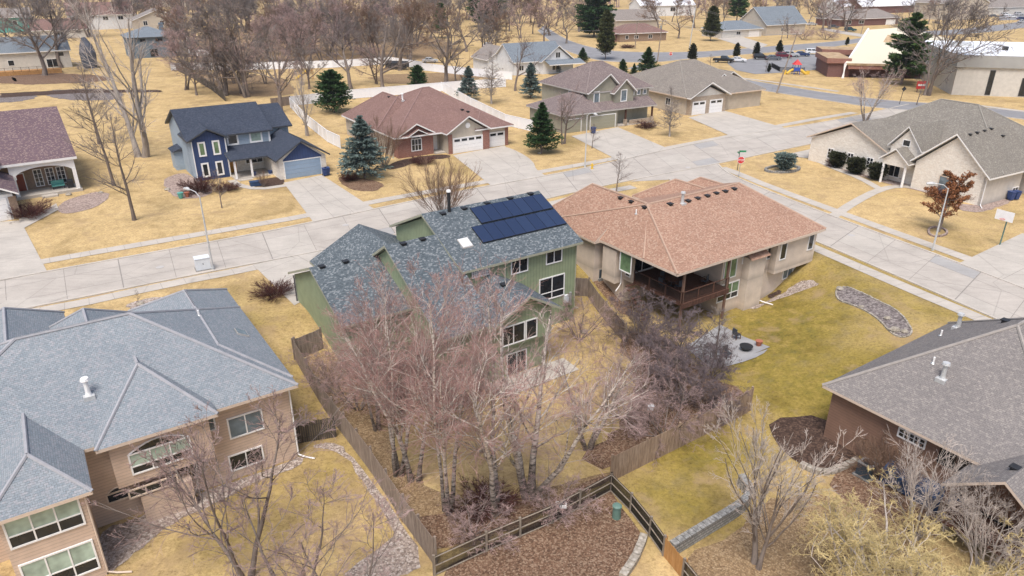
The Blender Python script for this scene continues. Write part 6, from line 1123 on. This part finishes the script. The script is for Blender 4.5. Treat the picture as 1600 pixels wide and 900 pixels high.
def octa(mb,c,r,m,d=.02,nrm=(0,-1)):
    ax=(-nrm[1],nrm[0]); f=[(c[0]+ax[0]*r*math.cos(a),c[1]+ax[1]*r*math.cos(a),c[2]+r*math.sin(a)) for a in [R(22.5+45*k) for k in range(8)]]
    mb.face(f[::-1],m); mb.face([(p[0]-nrm[0]*d,p[1]-nrm[1]*d,p[2]) for p in f],'metal')
def text(s_,size,m,parent,loc,rz,name='lettering',rx=90):
    c=bpy.data.curves.new(name,'FONT'); c.body=s_; c.size=size; c.align_x='CENTER'; c.align_y='CENTER'; c.extrude=.004; o=bpy.data.objects.new(name,c); c.materials.append(M[m]); me=bpy.data.meshes.new_from_object(o); bpy.data.objects.remove(o); o=link(me,name); o.parent=parent; o.location=loc; o.rotation_euler=(R(rx),0,rz); return o
def stop(px,topy,label,size=.42):
    x,y,z=G(*px); H=ztop(x,y,z,topy); t=thing('stop_sign',label,'stop sign',(x,y,z)); p=MB(); p.tube([(0,0,0),(0,0,H)],.035,'metal',6); p.build('post',t); s=MB(); octa(s,(0,-.05,H-.35),size,'white'); octa(s,(0,-.056,H-.35),size*.93,'red'); s.build('sign_plate',t); text('STOP',size*.75,'white',t,(0,-.068,H-.35),0)
stop((1154,277),246,'red stop sign at the street corner by the stone house lawn',.5); stop((1047,97),82,'distant red stop sign beside the far street left of the lot',.5)
x,y,z=G(1152,266); H=ztop(x,y,z,235); t=thing('street_name_sign','green street name sign on a dark post behind the stop sign','street sign',(x,y,z)); p=MB(); p.tube([(0,0,0),(0,0,H)],.045,'black',6); p.build('post',t); p=MB(); p.box(-.05,.9,-.02,.02,H-.25,H,'sign_green'); p.build('sign_blade',t); p=MB(); p.box(-.02,.02,-.05,.85,H-.52,H-.28,'sign_green'); p.build('sign_blade',t)
x,y,z=G(1439,144); t=thing('school_sign','red roadside sign board with white band before the brick hall','sign',(x,y,z)); t.scale=(.8,.8,.8); p=MB(); p.box(-1.6,1.6,-.1,.1,.9,3.0,'red'); p.box(-1.3,1.3,-.13,-.1,1.7,2.2,'white'); p.build('sign_board',t)
for sx in (-1.2,1.2): p=MB(); p.box(sx-.1,sx+.1,-.08,.08,-.1,.9,'brick_dark'); p.build('sign_post',t)
x,y,z=G(1405,163); t=thing('road_sign','small dark diamond sign on a leaning post across from the gym','sign',(x,y,z)); H=ztop(x,y,z,135); p=MB(); p.tube([(0,0,0),(.3,0,H)],.05,'black',6); p.build('post',t); p=MB(); p.face([(-.2,-.05,H-.5),(.3,-.05,H-1.),(.8,-.05,H-.5),(.3,-.05,H)],'black'); p.face([(-.2,-.02,H-.5),(.3,-.02,H),(.8,-.02,H-.5),(.3,-.02,H-1.)],'black'); p.build('sign_plate',t)
poles=[]
def pole(px,topy,label,arms=1,lean=0,m='pole_wood'):
    x,y,z=G(*px); H=ztop(x,y,z,topy); t=thing('utility_pole',label,'utility pole',(x,y,z),0,'wooden utility poles'); p=MB(); p.tube([(0,0,-.2),(lean,0,H)],[.17,.11],m,8); p.build('pole',t)
    for k in range(arms): a=MB(); zz=H-.5-k*.9; a.obox((lean,0,zz),1.2,.06,.07,R(20),m); a.build('cross_arm',t); a=MB(); [a.tube([(lean+math.cos(R(20))*q,math.sin(R(20))*q,zz+.07),(lean+math.cos(R(20))*q,math.sin(R(20))*q,zz+.27)],.05,'white',6) for q in (-1.1,-.6,.6,1.1)]; a.build('insulators',t)
    if arms>1: a=MB(); a.tube([(lean-.35,-.1,H-2.6),(lean-.35,-.1,H-1.7)],.25,'metal',10); a.build('transformer',t)
    poles.append((x+lean,y,z+H-.4))
pole((1027,97),30,'tall wooden utility pole with transformer by the far stop sign',2,.6); pole((992,76),33,'slim wooden pole in front of the plum roofed brick house',0,.2); pole((1077,76),10,'pale wooden pole beside the dark evergreen across the far street',0,.8,'galv'); pole((1213,146),50,'tall leaning pole across the street from the playground',1,2.6); pole((1220,65),30,'pale pole on the lawn behind the lot',1,.5); pole((1345,54),8,'wooden pole right of the teal sport utility',1,.8); pole((885,68),43,'pale metal pole right of the farmhouse roof',0,0,'galv')
for (a,b) in ((0,3),(0,1),(1,6),(2,4),(4,5)):
    A,B_=poles[a],poles[b]; w=MB(); n=10
    for off in (-.9,.9):
        pts=[(A[0]+(B_[0]-A[0])*k/n+off,A[1]+(B_[1]-A[1])*k/n,A[2]+(B_[2]-A[2])*k/n-1.6*math.sin(math.pi*k/n)) for k in range(n+1)]; w.tube(pts,.025,'metal',3)
    o=w.build('power_line'); o['category']='wire'; o['group']='power lines'; o['label']='sagging gray power lines '+['from the transformer pole to the leaning pole','from the transformer pole to the slim pole','from the slim pole to the pole right of the farmhouse','from the pale pole by the evergreen to the lawn pole','from the lawn pole to the pole by the teal car'][[(0,3),(0,1),(1,6),(2,4),(4,5)].index((a,b))]
# ------------------------------------------------------------------ garden and street things
def bin_(px,label,rz=.5):
    x,y,z=G(*px); t=thing('wheelie_bin',label,'bin',(x,y,z+.05),rz); b=MB(); 
    lo=[(-.24,-.28),(.24,-.28),(.24,.28),(-.24,.28)]; hi=[(-.3,-.36),(.3,-.36),(.3,.36),(-.3,.36)]
    b.face([(*p,.08) for p in lo][::-1],'bin_blue')
    for i in range(4): j=(i+1)%4; b.face([(*lo[i],.08),(*lo[j],.08),(*hi[j],1.),(*hi[i],1.)],'bin_blue')
    b.build('bin_body',t); b=MB(); b.box(-.32,.32,-.39,.4,1.,1.07,'bin_blue'); b.tube([(-.3,.42,.98),(.3,.42,.98)],.03,'bin_blue',6); b.build('lid',t)
    for sx in (-1,1): b=MB(); b.tube([(sx*.2,.28,.12),(sx*.28,.28,.12)],.12,'rubber',10); b.build('wheel',t)
bin_((512,274),'blue wheeled bin right of the blue house garage door'); bin_((508,275),'blue wheeled bin touching the garage corner of the blue house'); bin_((927,209),'blue wheeled bin in front of the sage house wide garage door'); bin_((1586,312),'dark blue wheeled bin at the stone house side wall',.2); bin_((1578,313),'blue wheeled bin left one at the stone house side wall',.2)
x,y,z=G(1562,383); t=thing('basketball_hoop','pole mounted basketball hoop at the edge of the right driveway','basketball hoop',(x,y,z),R(-60)); p=MB(); p.tube([(0,0,0),(0,0,2.7),(.0,-.7,3.2)],.07,'util_green',8); p.build('pole',t); p=MB(); p.box(-.85,.85,-.76,-.72,2.75,3.75,'white'); p.build('backboard',t); p=MB(); p.tube([(.23*math.cos(a),-1.03+.23*math.sin(a),2.95) for a in [k*math.pi/6 for k in range(13)]],.02,'red',5); p.build('rim',t)
x,y,z=G(1413,284); t=thing('garden_fountain','tiered gray garden fountain before the stone house entry','fountain',(x,y,z)); p=MB(); p.tube([(0,0,0),(0,0,.35),(0,0,.5),(0,0,.55)],[.35,.22,.9,.95],'stone_gray',16); p.build('lower_basin',t); p=MB(); p.tube([(0,0,.5),(0,0,.95),(0,0,1.1)],[.14,.12,.5],'stone_gray',14); p.build('upper_basin',t); p=MB(); p.tube([(0,0,1.05),(0,0,1.35),(0,0,1.45)],[.1,.08,.25],'stone_gray',12); p.build('finial',t)
# playground
x,y,z=G(1243,116); t=thing('play_structure','colourful playground set with red roof, blue tower and yellow slides','playground',(x,y,z)); t.scale=(.72,.72,.85)

for sx in (-1,1):
    for sy in (-1,1): p=MB(); p.box(sx*1.-.08,sx*1.+.08,sy*1.-.08,sy*1.+.08,0,3.,'play_blue'); p.build('post',t)
p=MB(); p.box(-1.1,1.1,-1.1,1.1,1.1,1.3,'play_blue'); p.box(-1.1,1.1,-1.12,-1.02,1.3,2.1,'play_blue'); p.build('platform',t); p=MB()
for a,b in (((-1.4,-1.4),(1.4,-1.4)),((1.4,-1.4),(1.4,1.4)),((1.4,1.4),(-1.4,1.4)),((-1.4,1.4),(-1.4,-1.4))): p.face([(*a,2.9),(*b,2.9),(0,0,4.4)],'red')
p.build('roof',t); p=MB(); p.tube([(1.1,-.5,1.4),(2.,-.8,1.),(3.3,-1.2,.2)],.45,'yellow',8); p.build('slide',t); p=MB(); p.tube([(-1.1,0,1.4),(-2.2,-.2,1.),(-3.4,-.4,.25)],.4,'yellow',8); p.build('slide',t); p=MB(); p.box(-4.6,-3.6,-.5,.5,0,1.2,'yellow'); p.box(3.6,4.8,-.6,.6,0,1.,'yellow'); p.build('climbing_block',t)
# slide in the woods
x,y,z=G(482,124); t=thing('yellow_slide','yellow plastic slide on a small frame in the back yard behind the blue house','slide',(x,y,z)); p=MB(); p.tube([(0,0,2.2),(-1.2,-.2,1.4),(-2.8,-.4,.2)],.4,'yellow',6); p.build('slide_chute',t); p=MB(); 
for sx in (0,1.2):
    for sy in (-.5,.5): p.box(sx-.05,sx+.05,sy-.05,sy+.05,0,2.6,'wood_new')
p.box(-.05,1.25,-.55,.55,2.0,2.1,'wood_new'); p.build('frame',t)
# wrapped trampoline / tarp stack by the gray green house
x,y,z=G(142,106); t=thing('wrapped_boat','tall gray tarpaulin wrapped object beside the gray green house','tarpaulin',(x,y,z)); p=MB(); p.tube([(0,0,0),(0,0,1.2),(.1,0,4.),(0,.1,6.),(-.2,0,8.)],[1.7,1.9,2.1,1.6,.5],'trim_dark',9); m_plain('tarp_gray',(.10,.11,.14),.8,.3,1.2); p.mats=['tarp_gray']; p.build('tarp_cover',t,smooth=True)
# porch things
def pot(loc,label,r=.28,h_=.5,m='bin_blue',pl=True):
    t=thing('plant_pot',label,'plant pot',loc); p=MB(); p.tube([(0,0,0),(0,0,h_*.85),(0,0,h_)],[r*.65,r,r*1.1],m,12); p.build('pot',t); p=MB(); p.tube([(0,0,h_*.9),(0,0,h_*.93)],[r*.9,r*.9],'mulch',12); p.build('soil',t)
pot(at(BL,6.9,-2.3,.15),'round blue glazed pot on the blue house porch by the white post'); pot(at(BL,9.,-2.4,.05),'blue glazed pot near the garage corner of the blue house'); pot((G(283,310)[0],G(283,310)[1],0.03),'teal pot on the rock bed left of the blue house','.3' and .35,.7,'teal'); pot((G(293,308)[0],G(293,308)[1],0.03),'terracotta pot beside the teal pot on the rock bed',.3,.6,'terracotta'); pot((G(1185,541)[0],G(1185,541)[1],G(1185,541)[2]+.07),'terracotta pot on the far corner of the gray patio',.28,.45,'terracotta')
t=thing('garden_bench','teal cushioned bench on the arched brick porch','bench',at(PU,5.,9.6,.35),PU.th); p=MB(); p.box(-.7,.7,-.3,.3,.35,.5,'teal'); p.build('seat',t); p=MB(); p.box(-.7,.7,.25,.35,.5,1.,'teal'); p.build('backrest',t)
for sx in (-.62,.62): p=MB(); p.box(sx-.05,sx+.05,-.28,.28,0,.35,'black'); p.build('leg',t)
t=thing('grill','black covered grill at the right end of the arched porch','grill',at(PU,6.3,9.2,.35),PU.th); p=MB(); p.box(-.35,.35,-.25,.25,.0,.85,'black'); p.build('cart',t); p=MB(); p.tube([(-.33,0,.85),(.33,0,.85)],.25,'black',10); p.build('hood',t)
t=thing('storage_box','navy covered storage bench on the dark mulch before the blue house','box',(G(400,290)[0],G(400,290)[1],.04),.5); p=MB(); p.box(-.7,.7,-.4,.4,0,.5,'navy_tarp'); p.build('box_body',t); p=MB(); p.box(-.74,.74,-.44,.44,.5,.58,'navy_tarp'); p.build('lid',t)
# patio furniture of the stucco house
x,y,z=G(1165,548); t=thing('fire_pit','dark round fire bowl on the gray patio under bare branches','fire pit',(x,y,z+.07)); p=MB(); p.tube([(0,0,0),(0,0,.3),(0,0,.4)],[.25,.5,.55],'black',14); p.build('bowl',t)
chair((G(1150,530)[0],G(1150,530)[1],G(1150,530)[2]+.07),2.,'dark patio chair on the gray slab at ground level, upper one'); chair((G(1135,560)[0],G(1135,560)[1],G(1135,560)[2]+.07),.5,'dark patio chair on the gray slab at ground level, lower one')
x,y,z=G(1440,775); t=thing('covered_furniture','navy tarpaulin covered furniture heap behind the gray bare forked tree','tarpaulin',(x,y,z),R(-56)); p=MB(); p.gable(-2.2,2.2,-.8,.8,.9,1.2,'x','navy_tarp','navy_tarp',.85); p.build('tarp_cover',t)
x,y,z=G(1500,800); t=thing('patio_box','dark blue storage box by the brown house porch rail','box',(x,y,z),R(-56)); p=MB(); p.box(-1.,1.,-.5,.5,0,.7,'navy_tarp'); p.build('box_body',t); p=MB(); p.box(-1.05,1.05,-.55,.55,.7,.8,'trim_dark'); p.build('lid',t)
x,y,z=G(28,116); t=thing('wooden_deck','low red brown wooden deck behind the cream split level house','deck',(x,y,z),R(30)); p=MB(); p.box(-6,10,-2.5,1.5,0,.9,'wood_new'); p.build('deck_floor',t); p=MB(); rail(p,(-6,-2.5),(10,-2.5),.9,1.,'deck_wood',bal=.3); p.build('railing',t)
# boulders
def rock(px,r,label,m='stone',group='boulders'):
    x,y,z=G(*px); rn=random.Random(int(px[0]*7+px[1])); p=MB(); n=9; rings=[]
    for j in range(5):
        f=math.pi*j/4; rings.append([(r*max(.05,math.sin(f))*math.cos(2*math.pi*k/n)*rn.uniform(.8,1.2),r*.8*max(.05,math.sin(f))*math.sin(2*math.pi*k/n)*rn.uniform(.8,1.2),-r*.55*math.cos(f)*rn.uniform(.85,1.1)) for k in range(n)])
    for a,b in zip(rings,rings[1:]):
        for k in range(n): p.face([a[k],a[(k+1)%n],b[(k+1)%n],b[k]],m)
    o=p.build('boulder',None,True); o.location=(x,y,z+r*.25); o['label']=label; o['category']='rock'; o['group']=group
for px,r,l in [((1398,517),.45,'large pale boulder at the lower end of the kidney shaped rock bed'),((1413,519),.35,'white boulder at the lower right tip of the kidney rock bed'),((1312,452),.35,'pink boulder at the upper left tip of the kidney rock bed'),((1346,480),.25,'small pale stone near the middle of the kidney rock bed'),((1386,498),.3,'brown stone in the lower half of the kidney rock bed'),((220,476),.35,'dark boulder on the pale rock bed beyond the tan roof'),((686,655),.55,'gray boulder under the birches below the green house wall'),((843,240),.3,'small pale rock at the foot of the dark green spruce'),((108,305),.4,'gray stone on the pink rock bed by the arched porch'),((158,302),.35,'pale stone at the far tip of the pink rock bed'),((262,297),.4,'gray flat stone beside the blue house rock bed'),((912,520),.4,'pale rock near the rear corner patio of the green house')]: rock(px,r,l)
x,y,z=G(1013,668); t=thing('bird_feeder','small white bird feeder in the brush left of the brown fence','bird feeder',(x,y,z)); p=MB(); p.tube([(0,0,0),(0,0,1.5)],.03,'black',6); p.build('pole',t); p=MB(); p.box(-.2,.2,-.15,.15,1.5,1.75,'white'); p.box(-.25,.25,-.2,.2,1.75,1.8,'white'); p.build('feeder_box',t)
# ------------------------------------------------------------------ haze, light, world
mb=MB(); mb.box(-1500,1500,-60,2600,-6,60,'white'); hz=mb.build('haze',kind='stuff'); hm=bpy.data.materials.new('haze'); hm.use_nodes=True; nt=hm.node_tree; nt.nodes.remove(nt.nodes['Principled BSDF']); pv=nt.nodes.new('ShaderNodeVolumePrincipled'); pv.inputs['Color'].default_value=(.82,.86,.93,1); pv.inputs['Density'].default_value=HAZE; pv.inputs['Anisotropy'].default_value=.2; nt.links.new(pv.outputs[0],nt.nodes['Material Output'].inputs['Volume']); hz.data.materials.clear(); hz.data.materials.append(hm)
if HAZE==0: bpy.data.objects.remove(hz)
w=bpy.data.worlds.new('World'); S.world=w; w.use_nodes=True; nt=w.node_tree; sk=nt.nodes.new('ShaderNodeTexSky'); sk.sky_type='NISHITA'; sk.sun_disc=False; EL,AZ=R(63),R(196)
sk.sun_elevation=EL; sk.sun_rotation=AZ; sk.dust_density=4; sk.air_density=1.; sk.ozone_density=1.
nt.links.new(sk.outputs[0],nt.nodes['Background'].inputs[0]); nt.nodes['Background'].inputs[1].default_value=.115
sl=bpy.data.lights.new('sun','SUN'); sl.energy=2.1; sl.angle=R(24); sl.color=(1,.955,.9); so=bpy.data.objects.new('sun',sl); COL.objects.link(so)
d=Vector((math.sin(AZ)*math.cos(EL),math.cos(AZ)*math.cos(EL),math.sin(EL))); so.rotation_euler=d.to_track_quat('Z','Y').to_euler(); so.location=(0,0,100)
vs_=S.view_settings; vs_.view_transform='Standard'; vs_.look='None'; vs_.gamma=1; vs_.exposure=EXPO; vs_.use_curve_mapping=False
S.cycles.max_bounces=5; S.cycles.diffuse_bounces=2; S.cycles.glossy_bounces=2; S.cycles.transparent_max_bounces=4; S.cycles.volume_bounces=0; S.cycles.use_denoising=DN
